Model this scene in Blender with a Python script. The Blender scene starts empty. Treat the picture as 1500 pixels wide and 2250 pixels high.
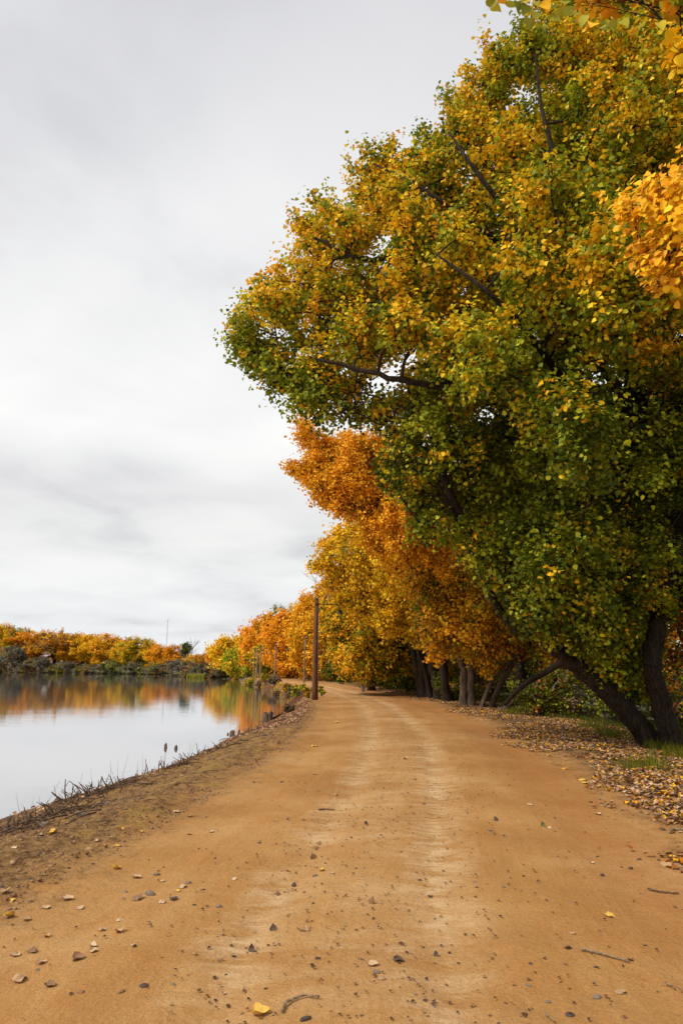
import bpy, math, random
import numpy as np
from mathutils import Vector
from math import radians, sin, cos, tan, atan, pi, sqrt

sc = bpy.context.scene
COL = sc.collection
R = np.random.default_rng(7)
random.seed(7)

# ------------------------------------------------------------------ camera
F = 1500.0; HOR = 1462.0; CH = 1.6
PITCH = atan((HOR - 1125) / F)
cam = bpy.data.cameras.new("camera"); camo = bpy.data.objects.new("camera", cam)
COL.objects.link(camo); sc.camera = camo
cam.sensor_fit = 'VERTICAL'; cam.sensor_height = 36; cam.lens = 24.0
cam.clip_start = .05; cam.clip_end = 9000
camo.location = (0, 0, CH); camo.rotation_euler = (pi / 2 + PITCH, 0, 0)

# ------------------------------------------------------------------ sky, sun, exposure
SUN_EL, SUN_AZ = 48, -118        # azimuth from +Y towards +X: the sun stands left and behind the camera
w = bpy.data.worlds.new("World"); sc.world = w; w.use_nodes = True
nt = w.node_tree; nt.nodes.clear()
def N(tree, t, **kw):
    n = tree.nodes.new(t)
    for k, v in kw.items(): setattr(n, k, v)
    return n
L = nt.links.new
out = N(nt, 'ShaderNodeOutputWorld'); bg = N(nt, 'ShaderNodeBackground')
sky = N(nt, 'ShaderNodeTexSky', sky_type='NISHITA', sun_disc=False)
sky.sun_elevation = radians(SUN_EL); sky.sun_rotation = radians(SUN_AZ)
tc = N(nt, 'ShaderNodeTexCoord'); sep = N(nt, 'ShaderNodeSeparateXYZ'); L(tc.outputs['Generated'], sep.inputs[0])
def M_(tree, op, a, b=None, c=None, clamp=False):
    n = tree.nodes.new('ShaderNodeMath'); n.operation = op; n.use_clamp = clamp
    for i, v in enumerate((a, b, c)):
        if v is None: continue
        if isinstance(v, (int, float)): n.inputs[i].default_value = v
        else: tree.links.new(v, n.inputs[i])
    return n.outputs[0]
zc = M_(nt, 'MAXIMUM', sep.outputs[2], 0.0)
den = M_(nt, 'ADD', zc, 0.16)
comb = N(nt, 'ShaderNodeCombineXYZ')
L(M_(nt, 'DIVIDE', sep.outputs[0], den), comb.inputs[0]); L(M_(nt, 'DIVIDE', sep.outputs[1], den), comb.inputs[1])
def noise(tree, vec, scale, detail=5, rough=.55, dist=0.0):
    n = tree.nodes.new('ShaderNodeTexNoise'); n.inputs['Scale'].default_value = scale
    n.inputs['Detail'].default_value = detail; n.inputs['Roughness'].default_value = rough
    n.inputs['Distortion'].default_value = dist
    if vec is not None: tree.links.new(vec, n.inputs['Vector'])
    return n.outputs[0]
def ramp(tree, fac, stops, interp='LINEAR'):
    n = tree.nodes.new('ShaderNodeValToRGB'); n.color_ramp.interpolation = interp
    e = n.color_ramp.elements
    while len(e) < len(stops): e.new(.5)
    for i, (p, c) in enumerate(stops):
        e[i].position = p; e[i].color = (*c, 1) if len(c) == 3 else c
    tree.links.new(fac, n.inputs[0]); return n.outputs[0]
def mix(tree, fac, a, b, mode='MIX'):
    n = tree.nodes.new('ShaderNodeMix'); n.data_type = 'RGBA'; n.blend_type = mode
    if isinstance(fac, (int, float)): n.inputs[0].default_value = fac
    else: tree.links.new(fac, n.inputs[0])
    for i, v in ((6, a), (7, b)):
        if isinstance(v, tuple): n.inputs[i].default_value = (*v, 1) if len(v) == 3 else v
        else: tree.links.new(v, n.inputs[i])
    return n.outputs[2]
n1 = noise(nt, comb.outputs[0], .75, 4, .42, .4); n2 = noise(nt, comb.outputs[0], 1.9, 6, .5, .3)
m12 = M_(nt, 'ADD', M_(nt, 'MULTIPLY', n1, .58), M_(nt, 'MULTIPLY', n2, .42))
cl = ramp(nt, m12, [(.37, (.72, .72, .74)), (.47, (.89, .89, .89)), (.59, (.98, .975, .965))])
# overcast deck is a little darker overhead and palest in a belt lower down
el = ramp(nt, zc, [(0.0, (.90, .915, .945)), (.10, (.97, .975, .985)), (.17, (.98, .98, .97)), (.235, (.93, .925, .93)), (.32, (1.08, 1.08, 1.07)), (.58, (.99, .99, 1.0)), (.76, (.83, .83, .86)), (1.0, (.78, .78, .82))])
cc = mix(nt, 1.0, cl, el, 'MULTIPLY')
nis = mix(nt, 1.0, sky.outputs[0], (.10, .10, .10), 'MULTIPLY')
L(mix(nt, .05, cc, nis), bg.inputs[0]); bg.inputs[1].default_value = 1.0
L(bg.outputs[0], out.inputs[0])
sun = bpy.data.lights.new("sun", 'SUN'); suno = bpy.data.objects.new("sun", sun); COL.objects.link(suno)
sun.energy = 3.0; sun.angle = radians(14); sun.color = (1, .93, .82)
sd = Vector((sin(radians(SUN_AZ)) * cos(radians(SUN_EL)), cos(radians(SUN_AZ)) * cos(radians(SUN_EL)), sin(radians(SUN_EL))))
suno.rotation_euler = sd.to_track_quat('Z', 'Y').to_euler(); suno.location = (-20, -10, 40)
vs = sc.view_settings; vs.view_transform = 'Standard'; vs.look = 'None'; vs.exposure = 0.0; vs.gamma = 1; vs.use_curve_mapping = False
sc.cycles.max_bounces = 5; sc.cycles.diffuse_bounces = 2; sc.cycles.transmission_bounces = 2; sc.cycles.glossy_bounces = 2

# ------------------------------------------------------------------ tagging
def tag(o, label=None, cat=None, group=None, kind=None):
    if label: o['label'] = label
    if cat: o['category'] = cat
    if group: o['group'] = group
    if kind: o['kind'] = kind
    return o
def empty(name, loc, label, cat, group=None):
    o = bpy.data.objects.new(name, None); COL.objects.link(o); o.location = loc
    o.empty_display_size = .3
    return tag(o, label, cat, group)

# ------------------------------------------------------------------ picture <-> place
def ray(px, py):
    a = (px - 750) / F; b = (1125 - py) / F
    return np.array([a, cos(PITCH) - b * sin(PITCH), sin(PITCH) + b * cos(PITCH)])
def D(px, py, Y):                 # the point of that sight line at ground distance Y
    d = ray(px, py); k = Y / d[1]
    return np.array([d[0] * k, Y, CH + d[2] * k])
def G(px, py, z=0.0):
    d = ray(px, py); k = (z - CH) / d[2]
    return np.array([d[0] * k, d[1] * k, z])
def proj(P):
    P = np.asarray(P); x = P[..., 0]; y = P[..., 1]; z = P[..., 2] - CH
    dep = y * cos(PITCH) + z * sin(PITCH); up = -y * sin(PITCH) + z * cos(PITCH)
    return 750 + F * x / dep, 1125 - F * up / dep

# ------------------------------------------------------------------ noise for geometry
def vnoise(x, y, seed=0):
    x = np.asarray(x, float); y = np.asarray(y, float)
    xi = np.floor(x).astype(np.int64); yi = np.floor(y).astype(np.int64)
    fx = x - xi; fy = y - yi; fx = fx * fx * (3 - 2 * fx); fy = fy * fy * (3 - 2 * fy)
    def h(a, b):
        n = (a * 374761393 + b * 668265263 + seed * 974634777) & 0x7fffffff
        n = ((n ^ (n >> 13)) * 1274126177) & 0x7fffffff
        return ((n ^ (n >> 16)) & 0xffff) / 65535.0
    return (h(xi, yi) * (1 - fx) + h(xi + 1, yi) * fx) * (1 - fy) + (h(xi, yi + 1) * (1 - fx) + h(xi + 1, yi + 1) * fx) * fy
def fbm(x, y, seed=0, octv=4):
    s = 0; a = .5
    for i in range(octv):
        s = s + a * vnoise(x * 2 ** i, y * 2 ** i, seed + i); a *= .5
    return s / (1 - .5 ** octv)
_W = [(np.random.default_rng(100 + i).normal(size=3), np.random.default_rng(200 + i).uniform(0, 6.28)) for i in range(9)]
def n3(P, f=1.0, k=0):
    s = 0
    for i, (wv, ph) in enumerate(_W): s = s + np.sin(P @ wv * f * (1 + .25 * i) + ph + k * 1.7 * (i + 1)) / (1 + .15 * i)
    return s / 3.6          # about -1..1

# ------------------------------------------------------------------ terrain
WZ = -0.6
cl_px = [(745, 2200), (800, 2000), (860, 1800), (890, 1720), (885, 1650), (872, 1600), (832, 1552), (757, 1522), (655, 1500), (578, 1491)]
cpt = np.array([G(a, b) for a, b in cl_px]); cpt = np.vstack([[cpt[0][0] - .15, -5, 0], cpt, [cpt[-1][0] - 42, cpt[-1][1] + 35, 0], [cpt[-1][0] - 150, cpt[-1][1] + 110, 0]])
_ys = np.linspace(cpt[0, 1], cpt[-1, 1], 3000); _xs = np.interp(_ys, cpt[:, 1], cpt[:, 0])
for _ in range(3):
    k_ = 41; _p = np.pad(_xs, k_ // 2, mode='edge'); _xs = np.convolve(_p, np.ones(k_) / k_, 'valid')
def cx(y): return np.interp(y, _ys, _xs)
RW = 2.6
shore = [(-9, -40), (-7.5, -4), (-7.0, 6)]
for a, b in [(-60, 1835), (0, 1800), (120, 1762), (230, 1728), (300, 1708), (375, 1682), (440, 1655), (500, 1625), (545, 1607), (600, 1588), (628, 1562), (632, 1545), (618, 1530), (590, 1516), (560, 1506), (538, 1500), (530, 1493), (490, 1490), (430, 1488), (400, 1484), (300, 1481), (150, 1479), (0, 1478), (-250, 1477)]:
    g = G(a, b, WZ); shore.append((g[0], g[1]))
shore += [(-420, 230), (-420, -40)]
SH = np.array(shore)
def lake_sd(x, y):                # >0 on land, <0 on the lake
    x = np.asarray(x, float); y = np.asarray(y, float)
    dmin = np.full(x.shape, 1e9); inside = np.zeros(x.shape, bool); n = len(SH)
    for i in range(n):
        x0, y0 = SH[i]; x1, y1 = SH[(i + 1) % n]; ex, ey = x1 - x0, y1 - y0
        t = np.clip(((x - x0) * ex + (y - y0) * ey) / (ex * ex + ey * ey), 0, 1)
        dmin = np.minimum(dmin, np.hypot(x - x0 - t * ex, y - y0 - t * ey))
        c = ((y0 > y) != (y1 > y)); xx = x0 + (y - y0) * ex / (ey if abs(ey) > 1e-9 else 1e-9)
        inside ^= c & (x < xx)
    return np.where(inside, -dmin, dmin)
def sstep(a, b, v): u = np.clip((v - a) / (b - a), 0, 1); return u * u * (3 - 2 * u)
def H(x, y):
    x = np.asarray(x, float); y = np.asarray(y, float)
    t = x - cx(y); s = lake_sd(x, y)
    road = .03 * np.clip(1 - (t / RW) ** 2, 0, 1) - .026 * np.exp(-((t + .62) / .2) ** 2) - .026 * np.exp(-((t - .5) / .2) ** 2) - .02 * np.exp(-((t + 1.75) / .25) ** 2) - .02 * np.exp(-((t - 1.9) / .25) ** 2)
    dr = np.clip(-t - RW + .1, 0, None); ds = np.clip(s, 0, None)
    u = dr / (dr + ds + 1e-6)
    left = WZ * u ** 1.35 + .07 * np.exp(-((u - .16) / .14) ** 2) * (dr > 0)
    right = -.5 * sstep(RW + 1.6, RW + 8, t) - .0 + .05 * np.exp(-((t - 3.6) / .7) ** 2)
    h = np.where(t < 0, left, right) + road
    near = np.clip(1 - np.hypot(x, y) / 90, 0.15, 1)
    rough = np.where(t < 0, sstep(RW - .5, RW + .5, -t), sstep(RW - .1, RW + .8, t))
    rough = rough * np.clip(ds / .5, 0, 1) * 1.25
    far_ = np.where(t < -14, 1., 0.); h = np.where(far_ > 0, np.maximum(h, WZ + np.minimum(.75, ds * .16)), h)
    h = h + rough * ((fbm(x * 1.6, y * 1.6, 3) - .5) * .13 + (fbm(x * 8, y * 8, 9, 3) - .5) * .05 * near)
    h = h + (1 - rough) * ((fbm(x * 1.2, y * .7, 5) - .5) * .03 + (fbm(x * 7, y * 5, 6, 3) - .5) * .016 * near)
    # footprint-like dents and half-buried cobbles in the road
    for (dx, dy, dz, r) in DENTS: h = h + dz * np.exp(-(((x - dx) ** 2 + ((y - dy) * 1.0) ** 2) / r ** 2))
    bed = WZ - .02 - np.clip(-s * .3, 0, 1.4)
    return np.where(s < 0, bed, np.maximum(h, WZ + .012 * np.clip(ds * 8, 0, 1)))
DENTS = [(*G(1095, 2102)[:2], -.03, .055), (*G(720, 2036)[:2], .018, .05), (*G(1170, 2225)[:2], -.02, .06), (*G(1085, 2185)[:2], -.012, .08), (*G(560, 2030)[:2], -.012, .06)]
def S(px, py):                    # the ground point seen there
    z = 0.0
    for _ in range(14):
        g = G(px, py, z); z = .5 * z + .5 * float(H(g[0], g[1]))
    return np.array([g[0], g[1], float(H(g[0], g[1]))])

# ------------------------------------------------------------------ mesh helpers
def mesh_from(name, V, faces, smooth=False, mat=None, parent=None, col=None, uv=None):
    """faces: int array (n, k), all the same size k, or list of such arrays"""
    V = np.ascontiguousarray(V, dtype=np.float32)
    if isinstance(faces, np.ndarray): faces = [faces]
    me = bpy.data.meshes.new(name)
    me.vertices.add(len(V)); me.vertices.foreach_set('co', V.ravel())
    tot = sum(f.size for f in faces); nf = sum(len(f) for f in faces)
    me.loops.add(tot); me.polygons.add(nf)
    me.loops.foreach_set('vertex_index', np.concatenate([f.ravel() for f in faces]).astype(np.int32))
    sizes = np.concatenate([np.full(len(f), f.shape[1], np.int32) for f in faces])
    st = np.zeros(nf, np.int32); st[1:] = np.cumsum(sizes)[:-1]
    me.polygons.foreach_set('loop_start', st)
    if smooth: me.polygons.foreach_set('use_smooth', np.ones(nf, bool))
    me.update(calc_edges=True)
    if col is not None:
        a = me.color_attributes.new('Col', 'FLOAT_COLOR', 'POINT')
        c = np.ones((len(V), 4), np.float32); c[:, :3] = col; a.data.foreach_set('color', c.ravel())
    if uv is not None:
        a = me.attributes.new('tt', 'FLOAT_VECTOR', 'POINT'); a.data.foreach_set('vector', np.ascontiguousarray(uv, np.float32).ravel())
    if mat: me.materials.append(mat)
    o = bpy.data.objects.new(name, me); COL.objects.link(o)
    if parent: o.parent = parent; 
    return o
class MB:
    def __init__(s): s.v = []; s.q = []; s.t = []; s.n = 0
    def add(s, V, q=None, t=None):
        V = np.asarray(V, float)
        if q is not None and len(q): s.q.append(np.asarray(q) + s.n)
        if t is not None and len(t): s.t.append(np.asarray(t) + s.n)
        s.v.append(V); s.n += len(V)
    def tube(s, P, r, k=7, cap=True, lump=0.0):
        P = np.asarray(P, float); n = len(P); r = np.broadcast_to(np.asarray(r, float), (n,)) if np.ndim(r) == 0 else np.interp(np.linspace(0, 1, n), np.linspace(0, 1, len(r)), r)
        T = np.gradient(P, axis=0); T /= np.linalg.norm(T, axis=1)[:, None] + 1e-9
        ref = np.array([0, 0, 1.0]) if abs(T[:, 2]).mean() < .8 else np.array([0, 1.0, 0])
        A = np.cross(T, ref); A /= np.linalg.norm(A, axis=1)[:, None] + 1e-9; B = np.cross(T, A)
        an = np.linspace(0, 2 * pi, k, endpoint=False)
        rr = r[:, None] * np.ones(k)
        if lump: rr = rr * (1 + lump * (R.random(k)[None, :] - .5) + lump * .22 * (R.random((n, k)) - .5))
        V = P[:, None, :] + rr[:, :, None] * (np.cos(an)[None, :, None] * A[:, None, :] + np.sin(an)[None, :, None] * B[:, None, :])
        i = np.arange(n - 1)[:, None] * k; j = np.arange(k)[None, :]; j2 = (j + 1) % k
        q = np.stack([i + j, i + j2, i + k + j2, i + k + j], -1).reshape(-1, 4)
        V = V.reshape(-1, 3)
        t = None
        if cap:
            V = np.vstack([V, P[0], P[-1]]); a = n * k; jj = np.arange(k); j3 = (jj + 1) % k
            t = np.vstack([np.stack([np.full(k, a), j3, jj], -1), np.stack([np.full(k, a + 1), (n - 1) * k + jj, (n - 1) * k + j3], -1)])
        s.add(V, q, t)
    def build(s, name, mat, parent=None, smooth=True):
        V = np.vstack(s.v); fs = []
        if s.q: fs.append(np.vstack(s.q))
        if s.t: fs.append(np.vstack(s.t))
        if parent is not None: V = V - np.array(parent.location)
        return mesh_from(name, V, fs, smooth, mat, parent)
def bez(P, n=10):                 # smooth curve through points
    P = np.asarray(P, float)
    if len(P) == 2: return P[0] + (P[1] - P[0]) * np.linspace(0, 1, n)[:, None]
    pp = np.vstack([2 * P[0] - P[1], P, 2 * P[-1] - P[-2]]); o = []
    m = max(2, n // (len(P) - 1))
    for i in range(len(P) - 1):
        p0, p1, p2, p3 = pp[i:i + 4]
        for t in np.linspace(0, 1, m, endpoint=False):
            o.append(.5 * (2 * p1 + (p2 - p0) * t + (2 * p0 - 5 * p1 + 4 * p2 - p3) * t * t + (3 * p1 - p0 - 3 * p2 + p3) * t ** 3))
    o.append(P[-1]); return np.array(o)

# ------------------------------------------------------------------ materials
def new_mat(name):
    m = bpy.data.materials.new(name); m.use_nodes = True; t = m.node_tree
    b = t.nodes.get('Principled BSDF'); return m, t, b
def leaf_mat(name, trans=.35, rough=.5, spec=.3):
    m, t, b = new_mat(name)
    a = N(t, 'ShaderNodeAttribute', attribute_name='Col')
    gn = N(t, 'ShaderNodeNewGeometry')
    hs = N(t, 'ShaderNodeHueSaturation'); t.links.new(a.outputs['Color'], hs.inputs['Color'])
    oi = N(t, 'ShaderNodeObjectInfo')
    t.links.new(M_(t, 'ADD', M_(t, 'MULTIPLY', oi.outputs['Random'], .03), .485), hs.inputs['Hue'])
    b.inputs['Roughness'].default_value = rough
    b.inputs['Specular IOR Level'].default_value = spec
    t.links.new(hs.outputs[0], b.inputs['Base Color'])
    tr = N(t, 'ShaderNodeBsdfTranslucent'); t.links.new(hs.outputs[0], tr.inputs[0])
    ms = N(t, 'ShaderNodeMixShader'); ms.inputs[0].default_value = trans
    t.links.new(b.outputs[0], ms.inputs[1]); t.links.new(tr.outputs[0], ms.inputs[2])
    t.links.new(ms.outputs[0], t.nodes['Material Output'].inputs[0]); return m
LEAF = leaf_mat('leaf', .27, .5, .14); LITTER = leaf_mat('dry_leaf', .12, .75, .15); GRASSM = leaf_mat('grass_blade', .25, .6, .2)
def bark_mat(name, c1, c2, sc_=(9, 9, 1.6), bump=.8):
    m, t, b = new_mat(name); tc = N(t, 'ShaderNodeTexCoord'); mp = N(t, 'ShaderNodeMapping')
    mp.inputs['Scale'].default_value = sc_; t.links.new(tc.outputs['Object'], mp.inputs[0])
    nz = noise(t, mp.outputs[0], 1.6, 6, .65, .6)
    t.links.new(ramp(t, nz, [(.35, c1), (.62, c2)]), b.inputs['Base Color'])
    bp = N(t, 'ShaderNodeBump'); bp.inputs['Strength'].default_value = bump; bp.inputs['Distance'].default_value = .05
    t.links.new(nz, bp.inputs['Height']); t.links.new(bp.outputs[0], b.inputs['Normal'])
    b.inputs['Roughness'].default_value = .9; b.inputs['Specular IOR Level'].default_value = .15; return m
BARK = bark_mat('bark_dark', (.010, .007, .005), (.060, .040, .026), (16, 16, 3.2), 1.0)
BARK2 = bark_mat('bark_grey', (.06, .042, .03), (.22, .155, .105), (11, 11, 1.4), 1.0)
DRIFT = bark_mat('driftwood', (.05, .03, .02), (.20, .13, .085), (14, 14, 14), .6)
TWIG = bark_mat('twig', (.14, .085, .045), (.42, .30, .18), (30, 30, 30), .6)
GREYTW = bark_mat('grey_twig', (.10, .085, .07), (.24, .20, .17), (20, 20, 20), .3)
def plain(name, c, rough=.6, metal=0, sc_=20, var=.25):
    m, t, b = new_mat(name); tc = N(t, 'ShaderNodeTexCoord')
    nz = noise(t, tc.outputs['Object'], sc_, 4)
    d = tuple(v * (1 - var) for v in c); e = tuple(min(1, v * (1 + var)) for v in c)
    t.links.new(ramp(t, nz, [(.35, d), (.65, e)]), b.inputs['Base Color'])
    b.inputs['Roughness'].default_value = rough; b.inputs['Metallic'].default_value = metal; return m
def stone(name, c):
    m = plain(name, c, .9, 0, 9, .35); m.node_tree.nodes['Principled BSDF'].inputs['Specular IOR Level'].default_value = .15; return m
# soil / road: one procedural material, driven by the offset from the road's centre line
def soil():
    m, t, b = new_mat('soil'); at = N(t, 'ShaderNodeAttribute', attribute_name='tt')
    sp = N(t, 'ShaderNodeSeparateXYZ'); t.links.new(at.outputs['Vector'], sp.inputs[0])
    tt, yy, sdist = sp.outputs
    tc = N(t, 'ShaderNodeTexCoord'); ob = tc.outputs['Object']
    def mp(sx, sy):
        c = N(t, 'ShaderNodeCombineXYZ'); t.links.new(M_(t, 'MULTIPLY', tt, sx), c.inputs[0]); t.links.new(M_(t, 'MULTIPLY', yy, sy), c.inputs[1]); return c.outputs[0]
    big = noise(t, ob, .55, 4, .5, .3); mid = noise(t, ob, 3.2, 5, .6, .5); fine = noise(t, ob, 42, 5, .7); 
    streak = noise(t, mp(7, .8), 1.0, 6, .7, .9); cross = noise(t, mp(1.5, 4.6), 1.0, 6, .7, .9)
    clod = noise(t, ob, 11, 6, .7, .4)
    dirt = ramp(t, big, [(.35, (.37, .180, .056)), (.5, (.44, .228, .076)), (.66, (.515, .295, .118))])
    dirt = mix(t, ramp(t, mid, [(.42, (0, 0, 0)), (.7, (.55, .55, .55))]), dirt, (.40, .175, .048))
    dirt = mix(t, ramp(t, streak, [(.48, (0, 0, 0)), (.75, (.30, .30, .30))]), dirt, (.56, .33, .14))
    # redder right wheel lane
    red = M_(t, 'MULTIPLY', ramp(t, M_(t, 'ABSOLUTE', M_(t, 'ADD', tt, -2.05)), [(0.0, (1, 1, 1)), (.75, (0, 0, 0))]), ramp(t, cross, [(.3, (.25, .25, .25)), (.65, (.75, .75, .75))]))
    dirt = mix(t, red, dirt, (.36, .15, .045))
    def band(c, wd):
        d = M_(t, 'ABSOLUTE', M_(t, 'ADD', M_(t, 'ADD', tt, -c), M_(t, 'MULTIPLY', M_(t, 'ADD', cross, -.5), .55)))
        return ramp(t, M_(t, 'DIVIDE', d, wd), [(0.0, (1, 1, 1)), (.35, (.6, .6, .6)), (1.0, (0, 0, 0))], 'EASE')
    pale = M_(t, 'MAXIMUM', M_(t, 'MULTIPLY', band(-.62, .40), .8), M_(t, 'MAXIMUM', band(.50, .44), M_(t, 'MULTIPLY', band(-.05, 1.1), .32)))
    pale = M_(t, 'MULTIPLY', pale, M_(t, 'MULTIPLY', ramp(t, cross, [(.40, (.10, .10, .10)), (.60, (1, 1, 1))]), ramp(t, noise(t, ob, .9, 4, .6), [(.38, (.2, .2, .2)), (.56, (1, 1, 1))])))
    dirt = mix(t, M_(t, 'MULTIPLY', pale, .9), dirt, (.70, .50, .28))
    # rough bank soil, darker and olive-yellow in patches
    patch = noise(t, ob, 1.7, 4, .6)
    bank = ramp(t, clod, [(.38, (.075, .038, .016)), (.48, (.235, .125, .05)), (.62, (.37, .215, .085))])
    bank = mix(t, ramp(t, patch, [(.5, (0, 0, 0)), (.68, (.7, .7, .7))]), bank, (.44, .27, .06))
    wob = M_(t, 'MULTIPLY', M_(t, 'ADD', mid, -.5), 1.7)
    tl = M_(t, 'MULTIPLY', M_(t, 'ADD', tt, wob), -1)
    fl = N(t, 'ShaderNodeMapRange'); fl.inputs[1].default_value = 2.0; fl.inputs[2].default_value = 2.9; t.links.new(tl, fl.inputs[0])
    fr = N(t, 'ShaderNodeMapRange'); fr.inputs[1].default_value = 2.5; fr.inputs[2].default_value = 3.4; t.links.new(M_(t, 'ADD', tt, wob), fr.inputs[0])
    c = mix(t, fl.outputs[0], dirt, bank)
    duff = ramp(t, clod, [(.38, (.07, .04, .018)), (.62, (.24, .14, .065))])
    c = mix(t, fr.outputs[0], c, duff)
    # green turf on the far right and round the lake
    fg = N(t, 'ShaderNodeMapRange'); fg.inputs[1].default_value = 5.2; fg.inputs[2].default_value = 7.0; t.links.new(M_(t, 'ADD', tt, wob), fg.inputs[0])
    c = mix(t, fg.outputs[0], c, ramp(t, clod, [(.35, (.035, .045, .012)), (.65, (.11, .11, .03))]))
    # wet rim at the water
    wet = N(t, 'ShaderNodeMapRange'); wet.inputs[1].default_value = .55; wet.inputs[2].default_value = .0; t.links.new(sdist, wet.inputs[0])
    c = mix(t, M_(t, 'MULTIPLY', wet.outputs[0], .75), c, (.13, .08, .045))
    # grain and dark specks
    sp1 = noise(t, ob, 120, 2, .6); sp2 = noise(t, ob, 26, 3, .75)
    c = mix(t, ramp(t, sp1, [(.33, (.7, .7, .7)), (.40, (0, 0, 0))]), c, (.16, .08, .03))
    c = mix(t, ramp(t, sp2, [(.27, (.8, .8, .8)), (.33, (0, 0, 0))]), c, (.17, .09, .04))
    c = mix(t, 1.0, c, ramp(t, fine, [(.3, (.84, .84, .84)), (.7, (1.1, 1.1, 1.1))]), 'MULTIPLY')
    t.links.new(c, b.inputs['Base Color']); b.inputs['Roughness'].default_value = .95; b.inputs['Specular IOR Level'].default_value = .1
    b1 = N(t, 'ShaderNodeBump'); b1.inputs['Strength'].default_value = .55; b1.inputs['Distance'].default_value = .02; t.links.new(fine, b1.inputs['Height'])
    b3 = N(t, 'ShaderNodeBump'); b3.inputs['Strength'].default_value = .5; b3.inputs['Distance'].default_value = .03; t.links.new(M_(t, 'ADD', M_(t, 'MULTIPLY', streak, .5), M_(t, 'ADD', mid, M_(t, 'MULTIPLY', clod, .5))), b3.inputs['Height']); t.links.new(b1.outputs[0], b3.inputs['Normal'])
    b2 = N(t, 'ShaderNodeBump'); b2.inputs['Distance'].default_value = .09; t.links.new(clod, b2.inputs['Height']); t.links.new(b3.outputs[0], b2.inputs['Normal'])
    t.links.new(M_(t, 'ADD', M_(t, 'MULTIPLY', fl.outputs[0], .55), .12), b2.inputs['Strength'])
    t.links.new(b2.outputs[0], b.inputs['Normal']); return m
SOIL = soil()

# ------------------------------------------------------------------ ground, road, lake
ys = [-30, -15, -5, 0, 1.5]
while ys[-1] < 3000: ys.append(ys[-1] + max(.022, .0105 * ys[-1] if ys[-1] < 300 else .04 * ys[-1]))
ys = np.array(ys)
def grow(a0, step, g, end):
    o = [a0]
    while o[-1] < end: o.append(o[-1] + step); step *= g
    return o
ts = np.concatenate([[-x for x in grow(6.6, .05, 1.045, 2500)][::-1], np.arange(-6.5, -RW - .01, .05), np.linspace(-RW, RW, 95), np.arange(RW + .05, 7.0, .06), grow(7.0, .08, 1.06, 2500)])
TT, YY = np.meshgrid(ts, ys); XX = TT + cx(YY); ZZ = H(XX, YY); SDm = lake_sd(XX, YY)
V = np.stack([XX, YY, ZZ], -1).reshape(-1, 3); AT = np.stack([TT, YY, np.clip(SDm, 0, 9)], -1).reshape(-1, 3)
nr, nc = TT.shape
I = (np.arange(nr - 1)[:, None] * nc + np.arange(nc - 1)[None, :]).ravel()
Q = np.stack([I, I + 1, I + nc + 1, I + nc], -1)
tm = .5 * (TT[:-1, :-1] + TT[:-1, 1:]).ravel(); ym = YY[:-1, :-1].ravel()
isr = (np.abs(tm) < RW) & (ym > -6) & (ym < 190)
def sub(sel, name):
    q = Q[sel]; u, inv = np.unique(q, return_inverse=True)
    return mesh_from(name, V[u], inv.reshape(-1, 4), True, SOIL, uv=AT[u])
tag(sub(isr, 'dirt_road'), kind='structure'); tag(sub(~isr, 'ground'), kind='structure')

m, t, b = new_mat('lake_water')
tcn = N(t, 'ShaderNodeTexCoord'); mp = N(t, 'ShaderNodeMapping'); mp.inputs['Scale'].default_value = (.35, 1.0, 1); mp.inputs['Rotation'].default_value = (0, 0, .12)
t.links.new(tcn.outputs['Object'], mp.inputs[0])
h1 = noise(t, mp.outputs[0], 2.6, 4, .55, .2); h2 = noise(t, mp.outputs[0], .5, 3, .5)
hh = M_(t, 'MULTIPLY', h1, M_(t, 'ADD', M_(t, 'MULTIPLY', h2, .9), .1))
bp = N(t, 'ShaderNodeBump'); bp.inputs['Strength'].default_value = .13; bp.inputs['Distance'].default_value = .04; t.links.new(hh, bp.inputs['Height'])
gl = N(t, 'ShaderNodeBsdfGlossy'); gl.inputs['Roughness'].default_value = .012; gl.inputs['Color'].default_value = (.93, .93, .95, 1); t.links.new(bp.outputs[0], gl.inputs['Normal'])
b.inputs['Base Color'].default_value = (.10, .085, .05, 1); b.inputs['Roughness'].default_value = .4
fr = N(t, 'ShaderNodeFresnel'); fr.inputs['IOR'].default_value = 1.5
ff = M_(t, 'ADD', M_(t, 'MULTIPLY', fr.outputs[0], .42), .58, clamp=True)
ms = N(t, 'ShaderNodeMixShader'); t.links.new(ff, ms.inputs[0]); t.links.new(b.outputs[0], ms.inputs[1]); t.links.new(gl.outputs[0], ms.inputs[2])
t.links.new(ms.outputs[0], t.nodes['Material Output'].inputs[0])
wv = np.array([[-419, -39, WZ], [-3, -39, WZ], [-3, 30, WZ], [-1.5, 60, WZ], [-5, 228, WZ], [-419, 228, WZ]], float)
tag(mesh_from('water', wv, np.array([[0, 1, 2, 3, 4, 5]]), False, m), kind='structure')

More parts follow.
